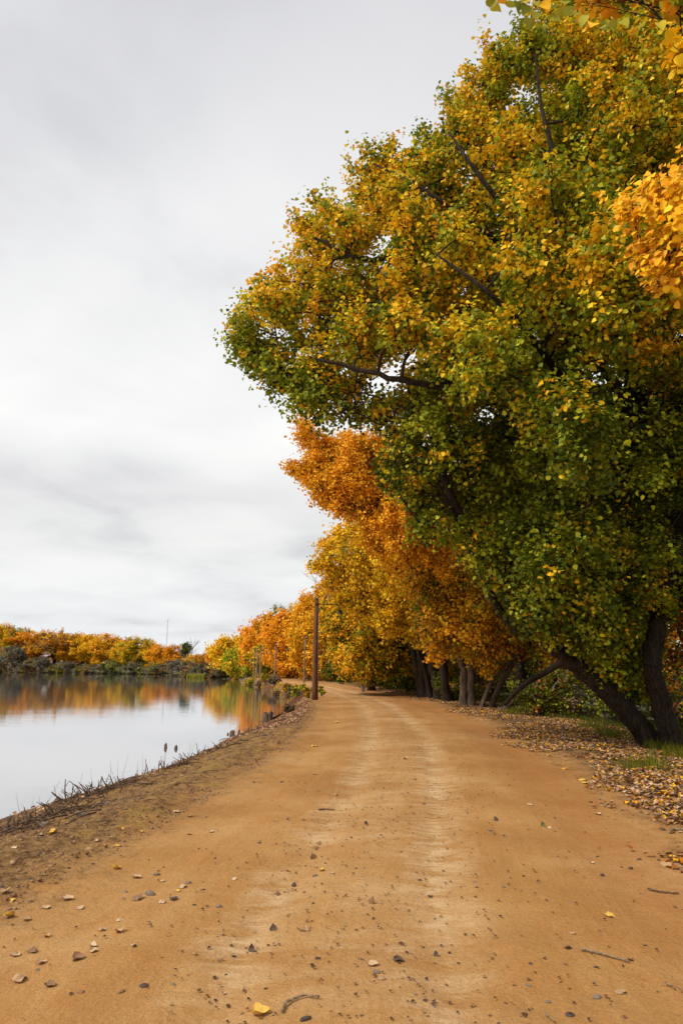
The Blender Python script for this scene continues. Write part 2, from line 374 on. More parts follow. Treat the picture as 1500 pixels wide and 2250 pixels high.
# ------------------------------------------------------------------ leaves
def unit(v): return v / (np.linalg.norm(v, axis=-1, keepdims=True) + 1e-9)
LV = np.array([[0, 0, 0], [-.46, .22, .10], [-.36, .62, .12], [0, 1, -.04], [.36, .62, .12], [.46, .22, .10]])
LQ = np.array([[0, 3, 2, 1], [0, 5, 4, 3]])
LV2 = np.array([[0, -.35, .0], [0, .03, 0], [-.28, -.02, .06], [-.50, .16, .12], [-.47, .40, .13], [-.27, .68, .09], [0, 1, -.06], [.27, .68, .09], [.47, .40, .13], [.50, .16, .12], [.28, -.02, .06], [0, .5, -.02], [.02, -.35, 0], [.02, .03, 0]])
LF2 = [np.array([[1, 11, 4, 3], [11, 6, 5, 4], [1, 9, 8, 11], [11, 8, 7, 6], [0, 12, 13, 1]]), np.array([[1, 3, 2], [1, 10, 9]])]
def leaf_mesh(name, C, nrm, sizes, cols, mat, parent=None, fine=False, droop=.35, off=True):
    n = len(C); a = R.normal(size=(n, 3)); a[:, 2] -= droop; nrm = unit(nrm)
    yv = unit(a - (a * nrm).sum(1, keepdims=True) * nrm); xv = np.cross(yv, nrm)
    T = LV2 if fine else LV; k = len(T)
    bend = R.uniform(.3, 2.2, n)
    V = C[:, None, :] + sizes[:, None, None] * (T[None, :, 0, None] * xv[:, None, :] + (T[None, :, 1, None] - .5) * yv[:, None, :] + (T[None, :, 2, None] * bend[:, None, None]) * nrm[:, None, :])
    V = V.reshape(-1, 3)
    base = (np.arange(n) * k)[:, None, None]
    fs = [(base + f[None]).reshape(-1, f.shape[1]) for f in (LF2 if fine else [LQ])]
    if parent is not None and off: V = V - np.array(parent.location)
    return mesh_from(name, V, fs, False, mat, parent, col=np.repeat(cols, k, axis=0))
PAL = {
 'green': [(.22, .245, .012), (.165, .205, .010), (.31, .31, .014), (.26, .25, .010), (.36, .34, .018)],
 'dgreen': [(.10, .125, .008), (.07, .092, .006), (.145, .16, .009)],
 'lime': [(.46, .45, .025), (.38, .39, .02), (.60, .52, .025)],
 'yellow': [(.86, .58, .022), (.90, .62, .03), (.80, .50, .015)],
 'bright': [(.96, .60, .010), (.96, .54, .010), (.94, .66, .016)],
 'gold': [(.86, .46, .014), (.88, .50, .018), (.78, .38, .012), (.90, .54, .025)],
 'orange': [(.88, .40, .013), (.92, .45, .018), (.80, .32, .010), (.90, .47, .015)],
 'rust': [(.46, .15, .015), (.36, .12, .018), (.54, .20, .015)],
 'grey': [(.17, .165, .10), (.22, .21, .14), (.12, .12, .075), (.25, .235, .16)],
 'brown': [(.22, .14, .075), (.28, .18, .10), (.16, .10, .06)],
 'tan': [(.60, .38, .20), (.50, .30, .15), (.42, .24, .11), (.68, .46, .26), (.35, .18, .075)],
}
def pick(names, n):
    c = np.array([PAL[k][R.integers(len(PAL[k]))] for k in names]) if not isinstance(names, str) else np.array(PAL[names])[R.integers(len(PAL[names]), size=n)]
    return c * R.uniform(.82, 1.15, (n, 1))
def colour(pos, spec, tid):
    """spec: list of (palette, weight or f(pos)); per tuft smooth choice, per leaf random"""
    n = len(pos); W = np.stack([np.maximum(1e-4, (s[1](pos) if callable(s[1]) else np.full(n, float(s[1])))) for s in spec], 1)
    for k in range(W.shape[1]): W[:, k] *= np.exp(1.1 * n3(pos, .9, k) + .7 * n3(pos, 2.6, k + 5))
    W /= W.sum(1, keepdims=True); c = np.cumsum(W, 1)
    u = .84 * R.random(int(tid.max()) + 1)[tid] + .16 * R.random(n); ch = (u[:, None] > c).sum(1).clip(0, W.shape[1] - 1)
    o = np.zeros((n, 3))
    for k, s in enumerate(spec):
        q = ch == k; o[q] = pick(s[0], int(q.sum()))
    return o * R.uniform(.85, 1.15, int(tid.max()) + 1)[tid][:, None]
def rdir(n): return unit(R.normal(size=(n, 3)))
def foliage(name, blobs, n_leaves, leaf, tuft, spec, parent, fine=False, per=26, shell=.45, flat=.8, nb=(0, 0, .45), rag=.08):
    B = np.array([b[:4] for b in blobs]); wgt = B[:, 3] ** 2; wgt /= wgt.sum()
    nt_ = max(1, n_leaves // per); bi = R.choice(len(B), nt_, p=wgt)
    rr = B[bi, 3] * (shell + (1 - shell) * R.random(nt_)) ** .75 * np.where(R.random(nt_) < rag, R.uniform(1.08, 1.3 + rag, nt_), 1)
    d = rdir(nt_)
    tc_ = B[bi, :3] + d * rr[:, None] * np.array([1, 1, flat])
    tr = tuft * R.uniform(.6, 1.35, nt_)
    tid = np.repeat(np.arange(nt_), per)
    off = rdir(len(tid)) * (R.random(len(tid)) ** .5)[:, None]
    # tufts are drawn out along a twig that points outwards and slightly up
    ax = unit(d + np.array([0, 0, .35]) + .5 * rdir(nt_))[tid]
    along = (off * ax).sum(1, keepdims=True)
    off = off * .8 + ax * along * .9
    pos = tc_[tid] + off * tr[tid][:, None]
    nrm = rdir(len(tid)) * .58 + d[tid] * .5 + np.array(nb)
    cols = colour(pos, spec, tid)
    sz = leaf * R.uniform(.65, 1.2, len(tid))
    return leaf_mesh(name, pos, nrm, sz, cols, LEAF, parent, fine), tc_, bi

# ------------------------------------------------------------------ crowns from outlines with real depth
def pip(P, x, y):
    c = False; n = len(P); j = n - 1
    for i in range(n):
        if (P[i][1] > y) != (P[j][1] > y) and x < (P[j][0] - P[i][0]) * (y - P[i][1]) / (P[j][1] - P[i][1]) + P[i][0]: c = not c
        j = i
    return c
def edged(P, x, y):
    d = 1e9; n = len(P)
    for i in range(n):
        x0, y0 = P[i]; x1, y1 = P[(i + 1) % n]; ex, ey = x1 - x0, y1 - y0
        t_ = max(0, min(1, ((x - x0) * ex + (y - y0) * ey) / (ex * ex + ey * ey + 1e-9)))
        d = min(d, math.hypot(x - x0 - t_ * ex, y - y0 - t_ * ey))
    return d
def blobs_in(poly, Y, half, rmin, rmax, tries=6000, sep=.62, maxn=400, fall=1.3, ef=.86):
    xs = [p[0] for p in poly]; yy = [p[1] for p in poly]; rnd = random.Random(int(abs(xs[0] * 7 + Y)))
    out = []
    for k in range(tries):
        if len(out) >= maxn: break
        x = rnd.uniform(min(xs), max(xs)); y = rnd.uniform(min(yy), max(yy))
        if not pip(poly, x, y): continue
        m = Y / F * .97; e = edged(poly, x, y) * m
        hd = min(half, e * fall); off = rnd.uniform(-1, 1) * hd
        YY_ = Y + off; r = min(rnd.uniform(rmin, rmax), e * ef * YY_ / Y)
        if r < rmin * .55: continue
        c = D(x, y, YY_)
        if all((c[0] - o[0]) ** 2 + (c[1] - o[1]) ** 2 + (c[2] - o[2]) ** 2 > (sep * (r + o[3])) ** 2 for o in out): out.append((c[0], c[1], c[2], r))
    return out
def lobed(big, sub=.42, k0=5, k1=13, up=.15):
    """every lobe of a crown breaks up into smaller heads on its outside"""
    rs = np.random.default_rng(len(big)); out = []
    for x, y, z, r in big:
        if r < .42: out.append((x, y, z, r)); continue
        out.append((x, y, z, r * .55))
        n = int(k0 + (k1 - k0) * min(1, (r - .4) / 1.3)); ds = []
        for _ in range(60):
            if len(ds) >= n: break
            d = rs.normal(size=3); d[2] += up; d /= np.linalg.norm(d)
            if all(d @ q < .55 for q in ds): ds.append(d)
        for d in ds:
            rr = r * sub * rs.uniform(.75, 1.2); c = np.array([x, y, z]) + d * (r - rr * rs.uniform(.55, .95)); out.append((c[0], c[1], c[2], rr))
    return out
def limbs(blobs, lines, name, mat, parent, tufts=None, tw=1.0, ntw=6, base_r=.35, kseg=8):
    """lines: list of (points, r0, r1): trunk and main limbs; every blob gets a branch from the nearest fitting limb point"""
    mb = MB(); nodes = []
    for P, r0, r1 in lines:
        c = bez(P, 8 * (len(P) - 1) + 1); r = np.linspace(r0, r1, len(c)) if r1 < r0 else np.full(len(c), r0)
        if r0 > .12 and len(c) > 4: r[0] *= 1.55; r[1] *= 1.22; r[2] *= 1.06
        if r0 > .12:
            c = c + R.normal(size=c.shape) * .02
        mb.tube(c, r, kseg + 4 if r0 > .15 else kseg, lump=.14)
        for i in range(1, len(c)): nodes.append((*c[i], r[i]))
    ND = np.array(nodes)
    order = sorted(range(len(blobs)), key=lambda i: np.min(((ND[:, :3] - np.array(blobs[i][:3])) ** 2).sum(1)))
    rs = random.Random(5)
    for i in order:
        b_ = np.array(blobs[i][:3]); d = np.linalg.norm(ND[:, :3] - b_, axis=1)
        cost = d + 2.0 * np.maximum(0, ND[:, 2] - b_[2] + .3) + .0 * ND[:, 3]
        j = int(np.argmin(cost)); a = ND[j, :3]; L_ = d[j]
        r0 = min(ND[j, 3] * .7, .018 + .016 * L_ * tw + .01 * blobs[i][3]); r0 = max(r0, .012 * tw)
        mid = .5 * (a + b_) + np.array([rs.uniform(-.12, .12) * L_, rs.uniform(-.12, .12) * L_, .10 * L_])
        c = bez([a, mid, b_], 9); rr = np.linspace(r0, r0 * .45, len(c)); mb.tube(c, rr, 5, cap=False)
        for k in range(2, len(c)): 
            ND = np.vstack([ND, [*c[k], rr[k]]])
        if ntw:
            for k in range(ntw):
                dv = rdir(1)[0]; dv[2] = abs(dv[2]) * .8 + .05; e = b_ + dv * blobs[i][3] * rs.uniform(.75, 1.05)
                s = c[rs.randrange(len(c) // 2, len(c))]
                mb.tube(bez([s, .5 * (s + e) + rdir(1)[0] * .1 * blobs[i][3], e], 5), np.linspace(r0 * .4, .004 * tw, 5), 4, cap=False)
    return mb.build(name, mat, parent)

def tree(label, base, lines, blobs, n, leaf, tuft, spec, group=None, mat=BARK, tw=1, ntw=6, per=26, cat='tree', shell=.45, name='cottonwood_tree', fine=False, kseg=8, rag=.08):
    e = empty(name, tuple(float(v) for v in base), label, cat, group)
    limbs(blobs, lines, 'trunk', mat, e, tw=tw, ntw=ntw, kseg=kseg)
    foliage('crown', blobs, n, leaf, tuft, spec, e, per=per, shell=shell, fine=fine, rag=rag)
    return e

# ================================================================== the trees
# --- the great green and yellow cottonwood leaning over the road
POLY = [(1130, 62), (1085, 112), (1052, 95), (1042, 140), (1010, 150), (1000, 190), (962, 200), (960, 245), (980, 275), (920, 290), (905, 345), (870, 355),
 (840, 325), (800, 330), (753, 350), (768, 405), (765, 450), (735, 480), (680, 433), (643, 470), (655, 530), (672, 585), (630, 580), (568, 605), (538, 645),
 (513, 690), (511, 740), (538, 812), (590, 852), (637, 880), (630, 912), (655, 945), (720, 960), (800, 955), (840, 1000), (808, 1050), (815, 1110), (880, 1130),
 (890, 1180), (960, 1215), (1040, 1260), (1100, 1310), (1130, 1385), (1180, 1415), (1230, 1390), (1330, 1450), (1400, 1380), (1600, 1320), (1720, 1150), (1740, 400), (1650, -120), (1350, -170), (1180, -40)]
bl = lobed(blobs_in(POLY, 13.6, 4.0, .5, 1.9, tries=26000, sep=.80, maxn=240, fall=1.1, ef=.9))
bl += blobs_in([(1060, 1120), (1200, 1150), (1350, 1250), (1390, 1400), (1330, 1470), (1230, 1420), (1170, 1420), (1120, 1370), (1085, 1300)], 14.0, 1.5, .4, 1.1, tries=5000, sep=.62, maxn=60)
print('B1', len(bl))
def keep(b_):                       # the lower right stays open so that the limbs and the wood behind show
    x, y = proj(b_[:3])
    if y > 1000 and x > 1380: return random.random() < .35
    if 1300 < x < 1500 and 820 < y < 1330: return random.random() < .5 and b_[1] > 12.5
    if 780 < x < 880 and 830 < y < 880: return random.random() < .35
    return True
bl = [b_ for b_ in bl if keep(b_)]
bl += lobed(blobs_in([(1215, 1395), (1300, 1350), (1440, 1330), (1450, 1480), (1420, 1560), (1350, 1530), (1280, 1490)], 15.2, 1.0, .35, .8, tries=3000, sep=.6, maxn=26))
b1 = S(1425, 1642); b2 = S(1478, 1652)
l1 = [b1 + [.25, .1, -.25], D(1405, 1595, b1[1]), D(1340, 1527, b1[1] - .1), D(1270, 1465, b1[1] - .2), D(1205, 1412, b1[1] - .3), D(1140, 1340, b1[1] - .5), D(1060, 1220, b1[1] - .9), D(990, 1090, b1[1] - 1.5), D(940, 930, b1[1] - 2.2)]
l2 = [b2 + [.1, 0, -.25], D(1455, 1560, b2[1]), D(1432, 1450, b2[1] - .2), D(1450, 1350, b2[1] - .3), D(1478, 1240, b2[1] - .3), D(1500, 1120, b2[1] - .4), D(1440, 960, b2[1] - 1.0), D(1340, 830, b2[1] - 1.8), D(1230, 690, b2[1] - 2.8), D(1120, 540, b2[1] - 3.6)]
lines = [(l1, .235, .06), (l2, .215, .07),
 ([D(1500, 1120, b2[1] - .4), D(1560, 960, 17), D(1520, 700, 16), D(1430, 520, 15.2), D(1360, 380, 15), D(1300, 240, 14.5)], .26, .05),
 ([D(1500, 1250, b2[1]), D(1400, 1235, 16.4), D(1270, 1240, 15.5), D(1130, 1215, 14.5)], .13, .04),
 ([D(1440, 960, b2[1] - 1), D(1380, 900, 15), D(1260, 870, 14), D(1080, 850, 12.5), D(900, 840, 12), D(700, 790, 12)], .19, .03),
 ([D(1400, 900, 15.5), D(1330, 640, 14.5), D(1180, 605, 13.8), D(980, 560, 13.2), D(800, 570, 13), D(690, 520, 13)], .16, .03),
 ([D(1430, 520, 15.2), D(1250, 420, 14.4), D(1120, 330, 14), D(1030, 240, 13.6)], .12, .03),
 ([D(1330, 640, 14.5), D(1290, 520, 12.6), D(1230, 380, 12.0), D(1190, 240, 11.9), D(1175, 120, 12)], .10, .02),
 ([D(1180, 605, 13.8), D(1120, 480, 12.2), D(1040, 370, 11.8), D(985, 290, 12.2)], .08, .02),
 ([D(1260, 870, 14), D(1180, 760, 11.5), D(1080, 650, 10.6), D(960, 560, 10.8)], .09, .02),
 ([D(1180, 605, 13.8), D(1010, 470, 12.2), D(900, 400, 12.4), D(820, 360, 13)], .07, .02),
 ([D(1560, 960, 17), D(1650, 700, 16.5), D(1700, 300, 16), D(1650, 0, 15.5)], .2, .04),
 ([D(1205, 1412, b1[1] - .3), D(1110, 1360, 14.4), D(1030, 1200, 13.6), D(960, 1060, 13.2)], .12, .03),
 ([D(1245, 1445, b1[1] - .3), D(1210, 1470, 16.6), D(1150, 1505, 17.0), D(1108, 1548, 17.6)], .09, .05)]
rt = random.Random(3)               # ascending shoots that give the crown its pointed outline
for tx, ty in [(1135, 52), (1085, 100), (1050, 90), (1012, 146), (960, 195), (975, 240), (918, 285), (890, 330), (845, 318), (800, 322), (752, 345), (775, 400), (735, 460), (678, 430), (642, 468), (650, 520), (632, 572), (600, 585), (568, 598), (540, 638), (512, 688), (508, 740), (530, 800), (585, 850), (636, 905), (640, 880), (655, 560), (700, 455), (1180, -10)]:
    Yt = 13.6 + rt.uniform(-.8, .8); ux, uy = rt.uniform(.5, .95), rt.uniform(.5, .9) if ty < 780 else -rt.uniform(.1, .5)
    for d_, r_ in ((12, .13), (34, .20), (62, .28), (98, .36)): c_ = D(tx + ux * d_, ty + uy * d_, Yt); bl.append((c_[0], c_[1], c_[2], r_))
def patch(cxx, cyy, r, a):
    def f(P):
        x, y = proj(P); return a * np.exp(-(((x - cxx) ** 2 + (y - cyy) ** 2) / r ** 2))
    return f
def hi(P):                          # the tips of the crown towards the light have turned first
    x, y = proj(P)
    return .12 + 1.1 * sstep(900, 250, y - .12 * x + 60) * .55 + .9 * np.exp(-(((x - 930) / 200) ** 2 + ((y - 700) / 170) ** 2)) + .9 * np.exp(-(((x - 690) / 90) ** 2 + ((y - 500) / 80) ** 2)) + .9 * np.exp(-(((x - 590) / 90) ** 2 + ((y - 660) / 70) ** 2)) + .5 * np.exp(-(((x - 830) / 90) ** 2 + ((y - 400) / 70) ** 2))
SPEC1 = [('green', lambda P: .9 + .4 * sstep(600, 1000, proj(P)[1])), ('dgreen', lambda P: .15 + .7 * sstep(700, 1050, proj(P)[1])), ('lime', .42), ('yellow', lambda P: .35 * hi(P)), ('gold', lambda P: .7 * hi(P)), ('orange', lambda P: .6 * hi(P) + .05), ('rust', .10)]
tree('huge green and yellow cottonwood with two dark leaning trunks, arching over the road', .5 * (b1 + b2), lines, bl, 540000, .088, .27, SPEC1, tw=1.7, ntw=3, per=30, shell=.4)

# --- the golden cottonwood just outside the frame whose boughs hang in from the upper right
tb = np.array([8.2, 3.2, float(H(8.2, 3.2))])
blY = blobs_in([(1440, 335), (1400, 400), (1335, 430), (1350, 490), (1395, 520), (1375, 570), (1390, 610), (1440, 655), (1500, 660), (1650, 640), (1750, 450), (1600, 300), (1470, 340)], 6.3, .7, .13, .34, tries=5000, sep=.66, maxn=95)
blT = blobs_in([(1250, -15), (1240, 12), (1285, 42), (1335, 48), (1400, 38), (1500, 70), (1700, 80), (1800, -250), (1450, -260), (1160, -110)], 4.4, .6, .10, .28, tries=4000, sep=.55, maxn=100)
blR = blobs_in([(1452, 70), (1440, 105), (1475, 140), (1490, 178), (1560, 190), (1700, 120), (1560, 50)], 4.2, .3, .06, .16, tries=3000, sep=.6, maxn=30)
e = empty('cottonwood_tree', tuple(tb), 'golden cottonwood with large leaves whose boughs hang in at the upper right edge', 'tree')
limbs(blY + blT + blR, [([tb - [0, 0, .2], tb + [-.1, .1, 3], tb + [-.2, .3, 6], tb + [-.3, .8, 9]], .3, .12),
   ([tb + [-.1, .1, 3], D(1900, 520, 6.0), D(1640, 520, 6.2), D(1500, 540, 6.3), D(1450, 600, 6.3)], .09, .012),
   ([tb + [-.2, .3, 6], D(2000, -200, 4.6), D(1600, -100, 4.5), D(1450, -20, 4.4), D(1300, -30, 4.4)], .07, .010),
   ([D(1600, -100, 4.5), D(1540, 20, 4.3), D(1497, 85, 4.2), D(1490, 150, 4.2)], .02, .006)], 'trunk', BARK, e, tw=.35, ntw=3)
foliage('crown', blY, 4200, .084, .13, [('bright', 2.2), ('gold', .5)], e, per=11, shell=.2, nb=(-.7, -.5, .6))
foliage('crown', blT, 2600, .078, .13, [('gold', .5), ('orange', .8), ('lime', .35), ('green', .8), ('rust', .2)], e, per=10, shell=.1, fine=True)
foliage('crown', blR, 330, .085, .07, [('bright', 1), ('gold', .4)], e, per=9, shell=.1, fine=True)
pts = [(1090, 20), (1082, 6), (1120, 8), (1136, 16), (1152, 22), (1160, 52), (1178, 50), (1192, 62), (1206, 36), (1220, 44), (1232, 30), (1246, 22), (1262, 30), (1175, 34), (1150, 2), (1105, 0), (1212, 14), (1240, 6), (1280, 48), (1300, 55), (1322, 50), (1345, 60), (1372, 52), (1196, 10), (1180, 8), (1410, 55), (1450, 60)]
C_ = np.array([D(a, b, 3.9 + .15 * random.random()) for a, b in pts])
leaf_mesh('leaf_spray', C_, R.normal(size=(len(C_), 3)) * .4 + [0, -1, .2], np.full(len(C_), .085), pick([['green', 'green', 'lime', 'gold'][i % 4 if i > 12 else i % 2] for i in range(len(C_))], len(C_)) * [1.1, 1.0, 1.6], LEAF, e, True, droop=1.2)
mb = MB(); mb.tube(bez([D(1300, -30, 4.4), D(1200, 0, 4.2), D(1150, -6, 4.0), D(1095, -6, 4.0)], 10), np.linspace(.008, .003, 10), 5)
mb.build('twig', BARK, e)

# --- the row that follows the road
OR = lambda P: 1.0
def row(label, poly, Y, half, rmin, rmax, base_px, n, leaf, tuft, spec, extra=(), r0=.25, maxn=120, mat=BARK, group='cottonwoods along the right side of the road', nm='cottonwood_tree', lk=.25, base=None, ntw=2):
    bs = lobed(blobs_in(poly, Y, half, rmin, rmax * 1.35, tries=6000, maxn=maxn, sep=.64))
    gx = sum(p[0] for p in poly) / len(poly); gy = sum(p[1] for p in poly) / len(poly); k_ = Y / 25.0
    for vx, vy in poly:              # shoots at the outline, so that the crown ends ragged
        dl = math.hypot(gx - vx, gy - vy)
        for q_ in range(2):
            ox, oy = random.uniform(-14, 14) / k_, random.uniform(-10, 10) / k_; yo = Y + random.uniform(-1, 1) * k_
            for d_, r_ in ((9, .13), (20, .2), (34, .3)):
                f_ = d_ / k_ / dl; c_ = D(vx + ox + (gx - vx) * f_, vy + oy + (gy - vy) * f_, yo); bs.append((c_[0], c_[1], c_[2], r_ * k_ ** .6))
    g = S(*base_px) if base is None else np.array(base, float)
    cx_ = np.mean([b_[0] for b_ in bs]); cy_ = np.mean([b_[1] for b_ in bs]); zm = min(b_[2] for b_ in bs); zM = max(b_[2] for b_ in bs)
    top = np.array([cx_, cy_, zm * .35 + zM * .65]); zfork = g[2] + max(1.8, .35 * (zM - g[2]))
    fork = np.array([g[0] * (1 - lk) + cx_ * lk, g[1] * (1 - lk) + cy_ * lk, zfork])
    ln = [([g - [0, 0, .25], .5 * (g + fork) + [.05, 0, .1], fork, .5 * (fork + top) + [random.uniform(-.4, .4), 0, .2], top], r0, r0 * .25)]
    for k in range(4):
        a = random.uniform(0, 6.28); q = np.array(bs[random.randrange(len(bs))][:3])
        ln.append(([fork, .5 * (fork + q) + [0, 0, .6], q], r0 * .5, r0 * .12))
    for ex in extra: ln.append(ex)
    return tree(label, g, ln, bs, n, leaf, tuft, spec, group, mat=mat, tw=1.3, ntw=ntw, name=nm, shell=.35, kseg=6, rag=.22)
def tr(px0, py0, px1, py1, r0, dY=0, r1=None):       # an extra stem of the same clump
    g = S(px0, py0); q = D(px1, py1, g[1] + dY); m_ = .5 * (g + q); m_[0] += (g[0] - q[0]) * .12
    return ([g - [0, 0, .2], m_, q], r0, r1 or r0 * .6)
row('orange and brown cottonwood with grey twin upright trunks at the road edge', [(880, 1195), (960, 1200), (1100, 1290), (1240, 1330), (1400, 1380), (1420, 1440), (1300, 1480), (1230, 1470), (1150, 1430), (1095, 1465), (1060, 1478), (1005, 1440), (940, 1440), (905, 1365), (888, 1290)], 27, 4.5, .5, 1.3,
    (1018, 1553), 52000, .115, .34, [('orange', 1.0), ('rust', .35), ('green', .35), ('gold', .8)], [tr(1036, 1552, 1030, 1380, .15), tr(1052, 1556, 1120, 1450, .10), tr(1072, 1556, 1180, 1400, .12), tr(1095, 1560, 1235, 1475, .16, .5)], .20, mat=BARK2, lk=.03)
row('bright orange cottonwood bulging against the sky just below the great green crown', [(650, 920), (700, 955), (760, 945), (830, 950), (900, 980), (1000, 1050), (1000, 1260), (880, 1260), (820, 1220), (800, 1165), (750, 1142), (690, 1105), (665, 1060), (643, 1015), (690, 992), (655, 955)], 25, 4.0, .26, 1.0,
    (985, 1543), 70000, .105, .30, [('orange', .9), ('gold', 1.3)], [tr(962, 1538, 925, 1380, .17), tr(948, 1536, 905, 1400, .12)], .22)
row('orange brown cottonwood with a leaning cluster of dark trunks behind the twin grey ones', [(688, 1245), (700, 1200), (730, 1165), (770, 1142), (820, 1120), (900, 1095), (1000, 1150), (1060, 1300), (1010, 1400), (930, 1430), (860, 1400), (800, 1370), (740, 1330), (705, 1290)], 34, 5.0, .35, 1.3,
    (932, 1533), 60000, .135, .42, [('gold', 1.1), ('orange', 1.1), ('green', .18), ('rust', .2)], [tr(925, 1531, 900, 1400, .2), tr(940, 1533, 950, 1400, .18)], .26)
row('yellow and green cottonwood drooping low over the road verge behind the first lamp post', [(715, 1325), (800, 1325), (900, 1345), (940, 1400), (925, 1475), (850, 1485), (800, 1500), (755, 1485), (725, 1440), (712, 1380)], 39, 4.0, .6, 1.4,
    (815, 1517), 42000, .15, .42, [('gold', 1.1), ('green', .6), ('dgreen', .3), ('orange', .9)], r0=.3)
row('orange cottonwood standing right behind the first lamp post', [(648, 1345), (660, 1310), (700, 1298), (760, 1280), (810, 1350), (790, 1450), (760, 1505), (720, 1500), (690, 1480), (640, 1465), (632, 1400)], 74, 5, 1.0, 2.4,
    None, 36000, .24, .62, [('orange', .9), ('gold', 1.2), ('green', .1)], base=(float(D(765, 1480, 74)[0]), 74, -.3))
row('round topped orange cottonwood between the first and third lamp posts', [(588, 1400), (585, 1372), (618, 1352), (650, 1348), (682, 1378), (692, 1440), (670, 1492), (620, 1480), (590, 1450)], 88, 6, 1.1, 2.6,
    None, 30000, .29, .75, [('orange', 1.0), ('gold', .9)], base=(float(D(685, 1480, 88)[0]), 88, -.3))
row('orange cottonwood farther along the road above the yellow green ones', [(535, 1422), (540, 1388), (565, 1367), (590, 1356), (622, 1380), (628, 1440), (600, 1470), (560, 1470), (540, 1450)], 108, 7, 1.3, 3.0,
    None, 26000, .34, .85, [('orange', 1.1), ('gold', .8)], base=(float(D(612, 1480, 108)[0]), 108, -.3))
row('yellow green cottonwood low beside the road behind the lamp posts', [(548, 1442), (570, 1424), (620, 1426), (662, 1440), (682, 1480), (640, 1484), (570, 1480)], 97, 5, 1.0, 2.0,
    None, 22000, .25, .6, [('lime', .6), ('green', .7), ('gold', .9), ('yellow', .3)], base=(float(D(650, 1480, 97)[0]), 97, -.3))
row('lime green cottonwood at the far bend of the road left of the lamp posts', [(494, 1452), (505, 1436), (530, 1428), (550, 1448), (548, 1478), (515, 1478), (497, 1470)], 122, 4, 1.0, 2.0,
    (575, 1490.5), 16000, .32, .8, [('lime', .5), ('green', .6), ('gold', .7)])
row('low orange cottonwood at the bend where the road leaves the lake', [(466, 1428), (490, 1411), (530, 1409), (552, 1426), (548, 1462), (480, 1462)], 128, 6, 1.3, 2.8,
    (540, 1490), 15000, .42, 1.0, [('orange', 1), ('gold', 1), ('rust', .2)])
row('tall dark orange cottonwood filling the gap behind the trunks of the orange row', [(760, 1330), (830, 1270), (1000, 1250), (1180, 1300), (1300, 1360), (1300, 1490), (1100, 1520), (900, 1525), (780, 1510)], 46, 6, 1.0, 2.2,
    None, 30000, .22, .6, [('green', .8), ('dgreen', .8), ('rust', .5), ('orange', .3)], base=(11.0, 44, -.5))

# --- the wood behind on the right: copies of three full trees
def round_tree(label, name, h, r, n, leaf, tuft, spec, seed, mat=BARK, low=.25, cat='tree', group=None, r0=.25, ntw=1, twist=1.0):
    rs = np.random.default_rng(seed); bs = []
    for k in range(34):
        d = rs.normal(size=3); d /= np.linalg.norm(d); u = rs.random() ** .5
        p = d * u * np.array([r, r, h * (1 - low) / 2 * .8]); p[2] += h * (low + (1 - low) / 2)
        bs.append((p[0], p[1], p[2], r * rs.uniform(.2, .38)))
    ln = [([[0, 0, -.4], [.1, .05, h * .25], [rs.uniform(-.5, .5), 0, h * .5], [rs.uniform(-.8, .8), .3, h * .8]], r0, r0 * .3)]
    for k in range(4):
        q = np.array(bs[k * 3][:3]); ln.append(([[.1, .05, h * .22], q * .5 + [0, 0, h * .15], q], r0 * .55, r0 * .12))
    e = empty(name, (0, 0, 0), label, cat, group)
    limbs(bs, ln, 'trunk', mat, e, tw=1.3 * twist, ntw=ntw, kseg=6)
    foliage('crown', bs, n, leaf, tuft, spec, e, shell=.4)
    return e
def copy_tree(o, loc, rz, s, label):
    c = o.copy(); COL.objects.link(c); c.location = loc; c.rotation_euler = (0, 0, rz); c.scale = (s, s, s); c['label'] = label
    for ch in o.children:
        k = ch.copy(); COL.objects.link(k); k.parent = c
    return c
GW = 'trees of the wood right of the road'
protos = [round_tree('x', 'cottonwood_tree', 13, 4.6, 30000, .15, .42, [('gold', .9), ('orange', .8), ('rust', .2), ('green', .3)], 3, group=GW),
          round_tree('x', 'cottonwood_tree', 12, 4.8, 30000, .15, .42, [('green', .9), ('dgreen', .9), ('lime', .2), ('gold', .25)], 4, group=GW),
          round_tree('x', 'cottonwood_tree', 15, 5.0, 30000, .16, .46, [('orange', .6), ('rust', .8), ('green', .5), ('gold', .3)], 5, group=GW, low=.12)]
